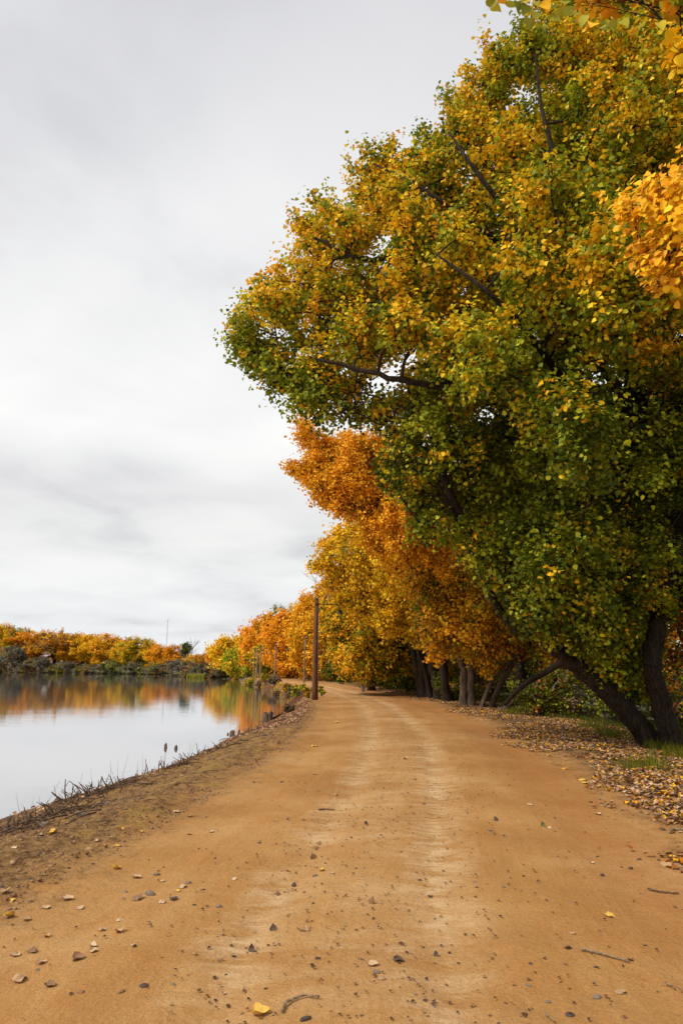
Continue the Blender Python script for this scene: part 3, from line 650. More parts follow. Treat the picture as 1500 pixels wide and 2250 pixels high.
wood = [(0, 17.0, 27, 0, 1.0, 'golden cottonwood glowing in the gap behind the right hand dark trunk'), (1, 13.5, 31, 1, .95, 'dark green cottonwood in shade behind the big leaning trunk'),
 (2, 10.2, 35, 2, 1.0, 'russet cottonwood behind the twin grey trunks'), (1, 21.0, 33, 3, 1.1, 'green cottonwood deep in the wood at the right edge behind the golden one'),
 (0, 16.5, 40, 4, 1.1, 'yellow cottonwood deep in the wood above the olive meadow'), (2, 24.5, 26, 5, 1.1, 'rust coloured cottonwood at the right edge behind the second dark trunk'),
 (1, 8.6, 54, 1.5, 1.1, 'dark green cottonwood behind the drooping yellow one'), (2, 6.4, 66, 2.5, 1.05, 'russet cottonwood rising behind the orange row past the first lamp post'),
 (0, 14.5, 60, .5, 1.2, 'golden cottonwood far inside the wood behind the leaning trunk cluster'), (1, 1.5, 84, 3.5, 1.0, 'dark green cottonwood behind the round topped orange one'),
 (1, 13.4, 12.5, 1.0, 1.15, 'green cottonwood filling the right edge beside the two leaning trunks'), (2, 20.0, 18, 2.0, 1.2, 'rusty cottonwood added unseen at right for shade, behind the green one beside the leaning trunks'), (1, 9.6, 26.5, .7, 1.05, 'dark green cottonwood added to shade the bushes behind the leaning trunk'), (1, 13.2, 25.0, 2.7, 1.1, 'dark green cottonwood added to shade the ground between the two dark trunks'), (1, 7.9, 31.5, 5.1, 1.0, 'dark green cottonwood added for shade right behind the slanting slender trunks'), (1, 12.5, 20, 4.0, 1.1, 'dark green cottonwood added for deep shade right behind the second leaning trunk'), (1, 24.0, 46, .2, 1.3, 'tall green cottonwood closing the wood at the right'), (2, 31.0, 38, .9, 1.2, 'broad russet cottonwood outermost in the wood at the right'),  # the rusty one and the dark green ones here are added to shade the wood
 (1, -7.5, 108, 2.2, 1.0, 'dark green cottonwood behind the lamp posts at the far bend'), (0, -4.0, 122, 1.2, 1.1, 'golden cottonwood behind the farthest lamp posts')]
used = set()
for k, x, y, rz, s, lab in wood:
    o = protos[k]; z = float(H(x, y)) - .1
    if k not in used: o.location = (x, y, z); o.rotation_euler = (0, 0, rz); o.scale = (s, s, s); o['label'] = lab; used.add(k)
    else: copy_tree(o, (x, y, z), rz, s, lab)

mass = []
for k in range(260):
    y_ = random.uniform(52, 120); x_ = float(cx(y_)) + random.uniform(14, 85); 
    if proj(np.array([x_, y_, 5.]))[0] > 860: mass.append((x_, y_, random.uniform(.5, 13), random.uniform(2.2, 3.4)))
for k in range(60): mass.append((random.uniform(26, 60), random.uniform(38, 60), random.uniform(.5, 13), random.uniform(2.0, 3.0)))
for k in range(60): mass.append((random.uniform(15, 40), random.uniform(38, 52), random.uniform(.5, 7), random.uniform(1.4, 2.2)))
e = empty('distant_wood', (0, 0, 0), None, None); 
fo, _, _ = foliage('distant_wood', mass, 130000, .34, .9, [('green', .8), ('dgreen', .8), ('gold', .6), ('rust', .5), ('orange', .4)], None, shell=.3)
bpy.data.objects.remove(e); tag(fo, kind='stuff')
# --- bushes and undergrowth on the right
def bush(name, label, x, y, r, h, n, leaf, spec, seed, cat='bush', group=None, mat=GREYTW, z=None, nb=12):
    rs = np.random.default_rng(seed); z = float(H(x, y)) if z is None else z
    bs = [(x + r * rs.uniform(-.7, .7), y + r * rs.uniform(-.6, .6), z + h * rs.uniform(.25, .78), min(r, h) * rs.uniform(.26, .42)) for _ in range(nb)]
    e = empty(name, (x, y, z), label, cat, group); mb = MB()
    for b_ in bs:
        for k in range(3):
            q = np.array(b_[:3]) + rdir(1)[0] * b_[3]
            mb.tube(bez([[x + rs.uniform(-.2, .2) * r, y + rs.uniform(-.2, .2) * r, z - .1], .5 * (np.array([x, y, z]) + q) + [0, 0, .1 * h], q], 6), np.linspace(.012 * h + .008, .004 * h, 6), 4, cap=False)
    mb.build('stem', mat, e); foliage('foliage', bs, n, leaf, min(r, h) * .2, spec, e, shell=.3); return e
UG = [('green', .4), ('dgreen', 1.2), ('rust', .15), ('brown', .2)]; UO = [('gold', .2), ('rust', .5), ('green', .5), ('dgreen', .5), ('brown', .4)]  # UG's heavy dark green share paints in the shade under the trees
GB = 'bushes under the cottonwoods right of the road'
for i, (x, y, r, h, sp_, lab) in enumerate([
 (6.6, 23.6, 1.3, 1.5, UG, 'dim green bush under the branch fork left of the leaning trunk'), (8.6, 22.5, 1.6, 1.7, [('grey', .5), ('green', .8), ('lime', .3)], 'sage green bush in front of the shaded meadow left of the leaning trunk'),
 (11.0, 24, 1.9, 2.0, UO, 'olive and rust bush seen between the two dark trunks'), (14.0, 22, 1.9, 2.2, UG, 'dark green bush behind the right hand dark trunk'), (16.5, 25, 2.2, 2.5, UO, 'rusty bush at the right edge beyond the dark trunks'),
 (5.2, 32, 1.0, 1.2, UG, 'low green bush between the leaning trunk cluster and the twin grey trunks'), (6.2, 36, 1.4, 1.6, UO, 'brownish bush behind the twin grey trunks'), (4.9, 38.0, 1.0, 1.1, UG, 'green bush left of the leaning dark trunk cluster'),
 (4.6, 42, 1.3, 1.5, UG, 'green bush at the verge beside the stout stump like trunk'), (4.3, 47, 1.5, 2.0, UO, 'orange brown bush at the verge right of the first lamp post'), (2.9, 56, 1.7, 1.8, UG, 'green bush at the verge just left of the orange brown one'),
 (-0.2, 70, 2.0, 1.8, UG, 'green bush at the verge behind the second lamp post'), (-3.5, 80, 2.2, 2.0, UG, 'dark bush at the verge between the second and third lamp posts'), (8.8, 32, 2.3, 2.4, UG, 'tall dark bush in the shade behind the slanting slender trunks'),
 (13, 33, 2.8, 3.0, UG, 'big dark bush deep in the wood above the leaning trunk base'), (20, 30, 3.0, 3.4, UO, 'large rusty bush deep in the wood at the right edge'), (10.8, 19.6, 1.2, 1.1, [('lime', .2), ('green', .9), ('grey', .5)], 'small green bush just behind the foot of the leaning trunk'),
 (7.6, 46, 2.4, 3.0, UG, 'tall dark green bush behind the stump like trunk'), (5.6, 60, 2.6, 3.0, UG, 'tall green bush in the shade behind the orange cottonwood')]):
    bush('bush', lab, x, y, r, h, 5200, .085 if y < 40 else .13, sp_, 300 + i, group=GB)

# ------------------------------------------------------------------ far shore
SHP = [(-300, 1477), (0, 1478), (150, 1479), (300, 1481), (400, 1484), (430, 1488), (490, 1490), (530, 1492)]
def far_base(px, Y): 
    sy = float(G(px, np.interp(px, [p[0] for p in SHP], [p[1] for p in SHP]), WZ)[1]); Y = sy + {True: 2.5, False: max(6.5, (Y - 205) * .9 + 8)}[BUSHY]
    x = float(D(px, 1470, Y)[0]); return x, Y, max(WZ + .15, float(H(x, Y)))
BUSHY = False
GF = 'cottonwoods lining the far shore'
FO = [('orange', .7), ('gold', 1.2), ('rust', .1)]; FG = [('gold', .9), ('lime', .3), ('green', .6), ('orange', .6)]; FB = [('orange', .8), ('rust', .3), ('brown', .4), ('gold', .6)]
fp = [round_tree('x', 'cottonwood_tree', 14, 5.2, 15000, .32, .62, FO, 11, group=GF, low=.12, twist=2.2), round_tree('x', 'cottonwood_tree', 14, 5.5, 15000, .32, .62, FG, 12, group=GF, low=.12, twist=2.2, r0=.4),
      round_tree('x', 'cottonwood_tree', 14, 5.6, 10000, .30, .62, FB, 13, group=GF, low=.3, twist=2.8, r0=.45), round_tree('x', 'cottonwood_tree', 14, 4.6, 15000, .32, .66, [('gold', 1), ('orange', .8), ('yellow', .2)], 14, group=GF, low=.08, twist=2.2)]
def topz(o): return max(v.co.z for ch in o.children for v in ch.data.vertices)
FH = [topz(o) for o in fp]
farl = [(-25, 218, 1368, 0, 'tall orange cottonwood cut by the left edge of the picture'), (14, 216, 1366, 1, 'greenish orange cottonwood at the far left shore, tallest of the line'), (48, 218, 1385, 3, 'golden cottonwood right of the tallest greenish one'),
 (80, 222, 1386, 0, 'orange cottonwood left of the broad brown one'), (118, 214, 1378, 2, 'broad brownish cottonwood with bare dark forks showing on the far shore'), (150, 220, 1388, 0, 'orange cottonwood right of the broad brown one'),
 (178, 224, 1393, 3, 'golden cottonwood in the middle of the far shore'), (205, 219, 1390, 0, 'orange cottonwood with a flat top in the far shore middle'), (232, 216, 1389, 3, 'slim pointed gold cottonwood on the far shore'),
 (258, 223, 1400, 2, 'thin brown cottonwood behind the gap left of the green and orange one'), (302, 210, 1394, 1, 'round cottonwood, orange on top and green beneath, left of the mast'), (278, 214, 1408, 0, 'small orange cottonwood beside the round green and orange one'),
 (345, 212, 1412, 3, 'golden cottonwood under the mast'), (372, 216, 1415, 0, 'orange cottonwood right of the mast'), (400, 222, 1432, 2, 'low brown cottonwood below the bare tree'), (430, 214, 1436, 0, 'low orange cottonwood right of the bare tree'),
 (455, 205, 1430, 2, 'brownish cottonwood above the grey bushes'), (482, 200, 1418, 3, 'golden cottonwood where the far shore meets the road trees'), (510, 190, 1414, 0, 'orange cottonwood just behind the low one at the bend'), (60, 250, 1392, 2, 'brown cottonwood in the second line at far left'),
 (195, 252, 1396, 0, 'orange cottonwood in the second line behind the far shore middle'), (330, 250, 1420, 1, 'greenish cottonwood in the second line near the mast'), (-70, 214, 1380, 3, 'golden cottonwood beyond the left edge')]
used = set()
for i, (px, Y, top, k, lab) in enumerate(farl):
    x, y, z = far_base(px, Y); Y = y; h = float(D(px, top, Y)[2]) - z; s = h / FH[k]; o = fp[k]
    if k not in used: c = o; used.add(k); c.location = (x, y, z); c.rotation_euler = (0, 0, i * 1.3); c['label'] = lab
    else: c = copy_tree(o, (x, y, z), i * 1.3, s, lab)
    c.scale = (s * 1.45, s * 1.45, s)
GS = 'grey green bushes on the far shore'
FSH = [('grey', 1), ('brown', .35), ('green', .12)]; FS2 = [('brown', .5), ('grey', .5), ('rust', .2), ('green', .3)]; FS3 = [('green', .5), ('grey', .5), ('dgreen', .5), ('gold', .2)]
BUSHY = True
def far_bush(spec, seed):
    rs = np.random.default_rng(seed); bs = [(rs.uniform(-2.2, 2.2) * (1.1 - z_ / 4), rs.uniform(-1.4, 1.4), z_, rs.uniform(.7, 1.1)) for z_ in rs.uniform(.3, 2.7, 18)]
    e = empty('bush', (0, 0, 0), 'x', 'bush', GS); mb = MB()
    for b_ in bs: mb.tube(bez([[b_[0] * .2, 0, -.1], [b_[0] * .6, b_[1] * .5, b_[2] * .6], b_[:3]], 5), np.linspace(.07, .03, 5), 4, cap=False)
    mb.build('stem', GREYTW, e); foliage('foliage', bs, 6500, .24, .45, spec, e, shell=.35); return e
sp3 = [far_bush(FSH, 21), far_bush(FS2, 22), far_bush(FS3, 23)]; SHH = [topz(o) for o in sp3]
used = set()
for i, (px, Y, top, s, k, lab) in enumerate([(-8, 203, 1432, 1.9, 1, 'brownish bush at the left edge of the far shore'), (30, 208, 1412, 2.2, 0, 'tall grey green bush at the far left shore'), (62, 203, 1445, 1.5, 1, 'low brown bush in front of the tall grey one'),
 (92, 204, 1440, 1.6, 0, 'grey bush left of the broad brown cottonwood'), (122, 203, 1454, 1.3, 2, 'green bush under the broad brown cottonwood'), (150, 203, 1450, 1.3, 0, 'pale grey bush at the water right of the broad brown cottonwood'), (180, 203, 1455, 1.2, 2, 'green grey bush in the far shore middle'),
 (208, 203, 1457, 1.2, 1, 'brown bush in the far shore middle'), (235, 202, 1452, 1.3, 0, 'grey bush below the slim pointed cottonwood'), (262, 200, 1458, 1.2, 2, 'green bush left of the round green and orange cottonwood'), (292, 197, 1452, 1.2, 0, 'grey bush below the round green and orange cottonwood'),
 (322, 194, 1462, 1.1, 2, 'green bush between the round cottonwood and the mast'), (350, 188, 1456, 1.2, 1, 'brown bush below the mast'), (388, 176, 1446, 1.35, 0, 'big rounded silver grey bush at the far shore'), (412, 172, 1446, 1.2, 0, 'rounded grey bush left of the yellow reeds'),
 (436, 168, 1450, 1.1, 1, 'dark brown bush behind the yellow reeds'), (468, 158, 1452, 1.2, 0, 'rounded grey bush right of the yellow reeds'), (492, 152, 1458, 1.0, 1, 'brown grey bush at the sandy spit'), (335, 203, 1450, 1.4, 2, 'green bush behind the brown one below the mast'), (250, 210, 1445, 1.4, 2, 'green bush behind the slim pointed cottonwood')]):
    x, y, z = far_base(px, Y); h = float(D(px, top, y)[2]) - z; sz = h / SHH[k]; o = sp3[k]
    if k not in used: c = o; used.add(k); c.location = (x, y, z); c['label'] = lab
    else: c = copy_tree(o, (x, y, z), 0, 1, lab)
    c.rotation_euler = (0, 0, i * 3.1); c.scale = (s, s, sz)
def bare(name, label, g, h, seed, spread=.5, r0=.2, mat=GREYTW, n=9, cat='tree', depth=3, lean=0):
    rs = np.random.default_rng(seed); mb = MB(); g = np.array(g, float)
    def go(p, d, L_, r, k):
        q = p + d * L_; mb.tube(bez([p, .5 * (p + q) + rs.normal(size=3) * .05 * L_, q], 5), np.linspace(r, r * .55, 5), 5 if r > .03 else 4, cap=False)
        if k == 0: return
        for _ in range(3 if k > 1 else 4):
            nd = unit((d + rs.normal(size=3) * spread * .8)[None])[0]; nd[2] = abs(nd[2]) * .7 + .2; go(p + (q - p) * rs.uniform(.5, 1), unit(nd[None])[0], L_ * rs.uniform(.5, .8), r * .5, k - 1)
    for k in range(n):
        a = rs.uniform(0, 6.28); d = unit(np.array([[cos(a) * spread * .6 + lean, sin(a) * spread * .6, 1.0]]))[0]; go(g - [0, 0, .1], d, h * rs.uniform(.35, .55), r0, depth)
    e = empty(name, tuple(g), label, cat); mb.build('trunk', mat, e); return e
BUSHY = False
x, y, z = far_base(415, 208)
bare('bare_tree', 'leafless grey tree rising above the low trees of the far shore', (x, y, z), 8.0, 5, .33, .15, n=3, depth=3)
bs = [(x - 1.1 + random.uniform(-.9, .7), y, z + 4.4 + 2.2 * random.random(), .7) for _ in range(6)]
e = empty('evergreen_tree', (x - 1.1, y + .6, z), 'small dark evergreen against the leafless tree on the far shore', 'tree')
mb = MB(); mb.tube(bez([[x - 1.1, y + .6, z - .2], [x - 1.0, y + .6, z + 6.2]], 6), np.linspace(.25, .1, 6), 6); mb.build('trunk', BARK, e)
foliage('crown', bs, 2500, .3, .4, [('dgreen', 1), ('grey', .3)], e)
g = S(745, 1520); 
bare('bare_tree', 'leafless twiggy tree top poking out above the orange row', (1.0, 42, float(H(1., 42))) if False else (float(D(735, 1400, 43)[0]) + 1.8, 43, -.1), 11.2, 9, .22, .07, n=4, depth=3, lean=-.14)
thick = []
for k in range(150):
    px_ = random.uniform(-120, 520); q = far_base(px_, 240); thick.append((q[0], q[1] + random.uniform(6, 14), q[2] + random.uniform(.3, 4.2), random.uniform(1.3, 2.2)))
fo, _, _ = foliage('shore_thicket', thick, 60000, .3, .6, [('green', .5), ('dgreen', .6), ('brown', .5), ('orange', .5), ('rust', .3)], None, shell=.3)
tag(fo, kind='stuff')
# mast
Y = 620; x = float(D(367, 1400, Y)[0]); e = empty('radio_mast', (x, Y, 0), 'thin lattice radio mast far beyond the trees of the left shore', 'mast')
ht = float(D(368, 1360, Y)[2]); mb = MB()
for a in range(3):
    o_ = np.array([cos(a * 2.09), sin(a * 2.09)]) * .35
    mb.tube([[x + o_[0], Y + o_[1], 0], [x + o_[0], Y + o_[1], ht]], .06, 4)
for k in range(int(ht / 1.2)):
    a = k % 3; o1 = np.array([cos(a * 2.09), sin(a * 2.09)]) * .35; o2 = np.array([cos(a * 2.09 + 2.09), sin(a * 2.09 + 2.09)]) * .35
    mb.tube([[x + o1[0], Y + o1[1], k * 1.2], [x + o2[0], Y + o2[1], k * 1.2 + 1.2]], .035, 3, cap=False)
mb.build('lattice', plain('mast_grey', (.25, .25, .27), .5), e, False)
mb = MB(); mb.tube([[x - .1, Y, ht - .2], [x + 2.2, Y, ht]], .06, 4); mb.build('antenna', bpy.data.materials['mast_grey'], e, False)

# ------------------------------------------------------------------ lamp posts
WOOD = bark_mat('pole_wood', (.06, .024, .011), (.20, .085, .034), (26, 26, .9), .4)
BLK = plain('black_iron', (.02, .02, .022), .45, .6); PIPE = plain('grey_conduit', (.32, .30, .28), .5, .3)
PALEWOOD = bark_mat('pole_wood_pale', (.14, .085, .05), (.34, .21, .12), (26, 26, .9), .4)  # paler wood tone for the posts behind the nearest one
def lamp_post(base, h, label, full=True, arm=True, rk=1.0):
    e = empty('lamp_post', tuple(base), label, 'lamp post', 'wooden lamp posts between the road and the lake')
    bx_, by_, bz = base; k = h / 4.9
    mb = MB(); mb.tube(np.array([[bx_, by_, bz - .3], [bx_, by_, bz + .5], [bx_ + .02, by_, bz + h * .5], [bx_ + .05, by_, bz + h]]), np.array([.142, .135, .118, .10]) * rk, 14); mb.build('pole', WOOD if full else PALEWOOD, e)
    if full:
        mb = MB(); mb.tube([[bx_ + .155, by_ - .03, bz - .1], [bx_ + .145, by_ - .03, bz + h * .6], [bx_ + .15, by_ - .02, bz + h - .3]], .022, 7)
        mb.build('conduit', PIPE, e)
    if arm:
        z1 = bz + h - .22
        mb = MB(); mb.tube(bez([[bx_ + .08, by_, z1], [bx_ + .6, by_, z1 + .01], [bx_ + 1.05, by_, z1 - .03], [bx_ + 1.17, by_, z1 - .12], [bx_ + 1.19, by_, z1 - .27]], 20), .022, 6)
        mb.tube([[bx_ + .08, by_, z1 - .25], [bx_ + .45, by_, z1]], .010, 5); mb.build('arm', BLK, e)
        mb = MB(); lx, lz = bx_ + 1.19, z1 - .27
        P = [[lx, by_, lz + .02], [lx, by_, lz - .03], [lx, by_, lz - .05], [lx, by_, lz - .10], [lx, by_, lz - .11]]
        mb.tube(P, [.015, .04, .08, .135, .14], 10); la = mb.build('lantern', BLK, e)
        mb = MB(); mb.tube([[lx, by_, lz - .11], [lx, by_, lz - .17], [lx, by_, lz - .22]], [.09, .085, .05], 10)
        gl_ = mb.build('glass', plain('lamp_glass', (.12, .11, .10), .15), la); gl_.data.transform(__import__('mathutils').Matrix.Translation(-Vector(e.location)))
        mb = MB(); mb.tube([[bx_ + .05, by_, bz + h], [bx_ + .05, by_, bz + h + .03], [bx_ + .04, by_, bz + h + .06], [bx_ - .02, by_, bz + h + .14]], [.10, .10, .04, .025], 10); mb.build('pole_cap', BLK, e)
        mb = MB(); mb.tube([[bx_ - .02, by_ - .1, bz + h - .22], [bx_ + .14, by_ - .1, bz + h - .22]], .03, 6); mb.build('bracket', BLK, e)
    return e
b0 = S(691, 1538); lamp_post(b0, float(D(697, 1318, b0[1])[2]) - b0[2], 'nearest and tallest brown wooden lamp post with a black lantern on its arm')
for px, py, top, lab in [(668, 1500, 1398, 'second lamp post from the front, dull brown before orange leaves'), (603, 1503, 1432, 'third lamp post from the front, thin brown, left of the second'),
    (571, 1497, 1444, 'fourth lamp post from the front, right one of the far group of three'), (563, 1492, 1452, 'middle one of the far group of three lamp posts'), (557, 1491, 1455, 'leftmost and palest of the far group of three lamp posts')]:
    q = S(px, py) if py > 1496 else G(px, py, 0); 
    if q[1] > 120: q = G(px, 1495, 0)
    lamp_post(q, max(3.6, float(D(px, top, q[1])[2]) - q[2]), lab, full=False, rk=.6)

# ------------------------------------------------------------------ bank plants and driftwood
GBK = 'low bushes on the lake bank'
BK1 = [('lime', .6), ('green', .8), ('gold', .3)]; BK2 = [('brown', 1), ('grey', .5), ('rust', .4)]; BK3 = [('gold', .5), ('green', .7), ('rust', .4), ('lime', .3)]
for i, (px, py, top, rp, sp_, lab) in enumerate([(541, 1499, 1474, 8, [('lime', 1.2), ('green', .3)], 'bright lime green sapling on the bank at the far bend'), (550, 1508, 1490, 13, BK1, 'green mat of weeds below the lime sapling'), (585, 1510, 1497, 16, BK3, 'olive weeds on the bank below the far lamp posts'),
    (571, 1511, 1499, 12, BK2, 'reddish brown weeds on the bank left of the olive ones'), (604, 1516, 1501, 13, BK2, 'dry brown weeds at the foot of the third lamp post'), (627, 1527, 1503, 13, BK3, 'reddish olive bush on the bank between second and third lamp posts'), (642, 1528, 1508, 9, BK2, 'brown weeds on the bank left of the green bush'),
    (657, 1535, 1505, 15, BK1, 'green bush on the bank just behind the nearest lamp post'), (678, 1534, 1512, 10, BK3, 'sparse weeds touching the nearest lamp post'), (706, 1530, 1507, 7, BK1, 'thin green weed right of the nearest lamp post'), (612, 1521, 1511, 10, BK2, 'low brown weeds by the water below the third lamp post'),
    (636, 1543, 1527, 12, BK2, 'grey brown weeds at the water below the olive bush'), (634, 1568, 1550, 12, BK2, 'grey brown tangle at the water below the nearest lamp post'), (520, 1497, 1489, 16, BK3, 'low weeds on the sandy spit left of the lime sapling'), (500, 1494, 1487, 14, BK2, 'brown weeds at the left end of the sandy spit')]):
    q = S(px, py); k_ = q[1] / F; bush('bush', lab, q[0], q[1], rp * k_, (py - top) * k_ * 1.15, 2600, .07 if q[1] < 50 else .11, sp_, 500 + i, group=GBK, z=q[2], nb=9)
def clump(label, px, py, r, h, n, seed, lean=.6, name='dead_shrub', cat='dead shrub', group='dead stubs along the waterline', mat=DRIFT, thick=.0085):
    rs = np.random.default_rng(seed); g = S(px, py); mb = MB(); fine = MB()
    for k in range(n):
        p = g + np.array([rs.normal() * r, rs.normal() * r * .5, 0]); p[2] = max(WZ, float(H(p[0], p[1]))) - .03
        d = unit(np.array([[rs.normal() * lean, rs.normal() * lean * .7, rs.uniform(.25, 1.1)]]))[0]; L_ = h * rs.uniform(.35, 1.0)
        q = p + d * L_; t_ = thick * rs.uniform(.6, 1.6)
        mb.tube(bez([p, .5 * (p + q) + rs.normal(size=3) * .06 * L_, q], 6), np.linspace(t_, t_ * .5, 6), 5)
        for _ in range(2):
            if rs.random() < .5:
                s = p + (q - p) * rs.uniform(.3, .8); d2 = unit((d + rs.normal(size=3) * .7)[None])[0]; mb.tube([s, s + d2 * L_ * .35], [t_ * .55, t_ * .25], 4)
        if rs.random() < .10: 
            d3 = np.array([rs.normal() * .25, rs.normal() * .2, 1]); fine.tube([p, p + d3 * h * rs.uniform(.8, 1.6)], [.0035, .0015], 3)
    for k in range(int(n * .18)):            # lying sticks
        p = g + np.array([rs.normal() * r * 1.3, rs.normal() * r * .7, 0]); p[2] = max(WZ, float(H(p[0], p[1]))) + .02
        a = rs.uniform(-.6, .8); q = p + np.array([cos(a), sin(a), 0]) * h * rs.uniform(.6, 1.6); q[2] = max(WZ, float(H(q[0], q[1]))) + .02
        mb.tube(bez([p, .5 * (p + q) + [0, 0, .03], q], 5), thick * rs.uniform(.7, 1.6), 5)
    e = empty(name, tuple(g), label, cat, group); mb.build('branches', mat, e)
    if fine.v: fine.build('dry_stems', TWIG, e)
    return e
for i, (px, py, r, h, n, lab) in enumerate([(8, 1832, .28, .30, 46, 'dark brown dead shrub at the left edge of the picture by the water'), (52, 1808, .22, .25, 30, 'dead shrub stubs just right of the one at the left edge'), (125, 1790, .20, .34, 40, 'spiky dead shrub with two thin tall stems by the water'),
    (150, 1776, .26, .22, 26, 'flat heap of dead sticks before the tallest dead shrub'), (188, 1752, .20, .42, 60, 'tallest and densest dead shrub of the near waterline'), (262, 1728, .16, .34, 26, 'small dead shrub with upright twigs on the near waterline'), (292, 1715, .14, .16, 12, 'short forked dead stub right of the small dead shrub'),
    (375, 1688, .20, .36, 32, 'fan shaped dead shrub by the two stumps in the water'), (432, 1664, .28, .30, 26, 'tangled dead roots with a pointed tip over the water'), (488, 1640, .25, .34, 22, 'dead twigs on the rim left of the three stumps'), (545, 1610, .30, .30, 30, 'dead sticks beside the three stumps'),
    (602, 1588, .35, .30, 36, 'dark heap of sticks at the cove below the nearest lamp post'), (640, 1560, .35, .30, 30, 'grey sticks farther up the cove below the nearest lamp post'), (90, 1800, .35, .16, 26, 'low litter of broken sticks between two dead shrubs')]):
    clump(lab, px, py, r * 1.15, h * .95, n, 700 + i, lean=.8)
def stump(label, px, py, h, r, seed, group='old stumps in the lake'):
    rs = np.random.default_rng(seed); g = G(px, py, WZ); e = empty('stump', (g[0], g[1], WZ - .2), label, 'stump', group); mb = MB()
    for k in range(2 if h > .15 else 1):
        p = g + np.array([rs.uniform(-1, 1) * r * .9, 0, -.2]); q = p + np.array([rs.uniform(-.2, .3) * h, 0, h * rs.uniform(.75, 1.0) + .2])
        c = bez([p, .5 * (p + q), q], 7); rr = np.linspace(r, r * .5, 7) * rs.uniform(.8, 1.2, 7); mb.tube(c, rr, 8, lump=.5)
        for j in range(3): 
            a = rs.uniform(0, 6.28); mb.tube([q - [0, 0, .03], q + [cos(a) * r * .5, sin(a) * r * .5, rs.uniform(.01, .045)]], [r * .35, r * .08], 5, lump=.4)
    mb.build('wood', DRIFT, e); return e
for i, a in enumerate([('left stump of the lone pair in the open water', 367, 1643, .10, .07), ('right stump of the lone pair, leaning with a knob', 391, 1645, .10, .06), ('tiny stump tip left of the group of stumps', 497, 1614, .05, .06), ('thick stump in the middle of the group by the shore', 511, 1617, .17, .10),
    ('thin stump right beside the thick one', 521, 1614, .13, .07), ('dark stump standing in the cove below the nearest lamp post', 595, 1582, .34, .20)]): stump(*a, 800 + i)

# reeds
def blades(name, P, h, wdt, cols, kind=True, label=None, cat=None, lean=.35):
    n = len(P); a = R.uniform(0, 2 * pi, n); hh = h * R.uniform(.5, 1.15, n); ln = R.uniform(.1, 1, n)[:, None] * lean * rdir(n) * [1, 1, 0]
    xv = np.stack([np.cos(a), np.sin(a), 0 * a], 1) * wdt / 2
    mid = P + np.array([0, 0, .55]) * hh[:, None] + ln * hh[:, None] * .35; top = P + np.array([0, 0, 1.0]) * hh[:, None] * .93 + ln * hh[:, None]
    V_ = np.stack([P - xv, P + xv, mid + xv * .8, mid - xv * .8, top], 1).reshape(-1, 3); b_ = (np.arange(n) * 5)[:, None]
    o = mesh_from(name, V_, [b_ + np.array([[0, 1, 2, 3]]), b_ + np.array([[3, 2, 4]])], False, GRASSM, col=np.repeat(cols, 5, 0))
    return o
ry = G(436, 1489, WZ)[1]; xa = D(417, 1480, ry)[0]; xb = D(455, 1480, ry)[0]; n = 5000
P = np.stack([R.uniform(xa, xb, n), ry + R.uniform(-2.5, 1.5, n), np.full(n, WZ)], 1)
tag(blades('reed_bed', P, .75, .05, pick([['lime', 'green', 'brown'][i] for i in R.integers(0, 3, n)], n)), kind='stuff')
# turf, weeds under the trees
n = 90000; y_ = 9 + 40 * R.random(n) ** 1.5; t_ = 4.9 + 12 * R.random(n) ** 1.6; x_ = t_ + cx(y_)
den_ = fbm(x_ * .9, y_ * .9, 31); k = (den_ > .42 + .22 * sstep(7, 5, t_)); x_, y_ = x_[k], y_[k]
P = np.stack([x_, y_, H(x_, y_)], 1)
tag(blades('grass', P, .20, .012, pick([['green', 'dgreen', 'dgreen', 'green', 'brown'][i] for i in R.integers(0, 5, len(P))], len(P)) * .6), kind='stuff')
n = 1400; a_ = R.integers(0, 6, n); cen = np.array([S(1462, 1652), S(1492, 1668), S(1340, 1620), S(1300, 1600), S(1120, 1570), S(1420, 1690)]); P = cen[a_] + R.normal(size=(n, 3)) * [.22, .22, 0]; P[:, 2] = H(P[:, 0], P[:, 1])
tag(blades('grass_tufts', P, .26, .011, pick('green', n) * .6), kind='stuff')

n = 30000; y_ = 36 + 60 * R.random(n); x_ = cx(y_) - RW + .1 - 3.2 * R.random(n); k = (lake_sd(x_, y_) > -.05) & (fbm(x_ * .7, y_ * .7, 41) > .38); x_, y_ = x_[k], y_[k]
P = np.stack([x_, y_, H(x_, y_)], 1); cz = fbm(x_ * .35, y_ * .35, 43); c = np.where((cz > .52)[:, None], pick([['lime', 'green', 'brown', 'gold'][i] for i in R.integers(0, 4, len(P))], len(P)), pick([['brown', 'grey', 'brown', 'rust'][i] for i in R.integers(0, 4, len(P))], len(P)))
tag(blades('bank_weeds', P, .26, .03, c * .9, lean=.6), kind='stuff')
# ------------------------------------------------------------------ stones, leaves, sticks lying about
STN = [stone('stone_dark', (.085, .062, .048)), stone('stone_brown', (.24, .13, .07)), stone('stone_tan', (.38, .24, .13)), stone('stone_grey', (.20, .15, .11))]
def pebble_mesh(seed):
    import bmesh
    bm = bmesh.new(); bmesh.ops.create_icosphere(bm, subdivisions=3, radius=.5); rs = np.random.default_rng(seed); ph = rs.uniform(0, 6, 3); sx = rs.uniform(.55, .85)
    for v in bm.verts:
        c = v.co; d = 1 + .10 * sin(5 * c.x + ph[0]) + .08 * sin(7 * c.y + ph[1]) + .06 * sin(6 * c.z + ph[2]); v.co = Vector((c.x * d, c.y * d * sx, c.z * d * .45))
    for f in bm.faces: f.smooth = True
    me = bpy.data.meshes.new('pebble'); bm.to_mesh(me); bm.free(); me.materials.append(STN[0]); return me
PM = [pebble_mesh(i) for i in range(6)]
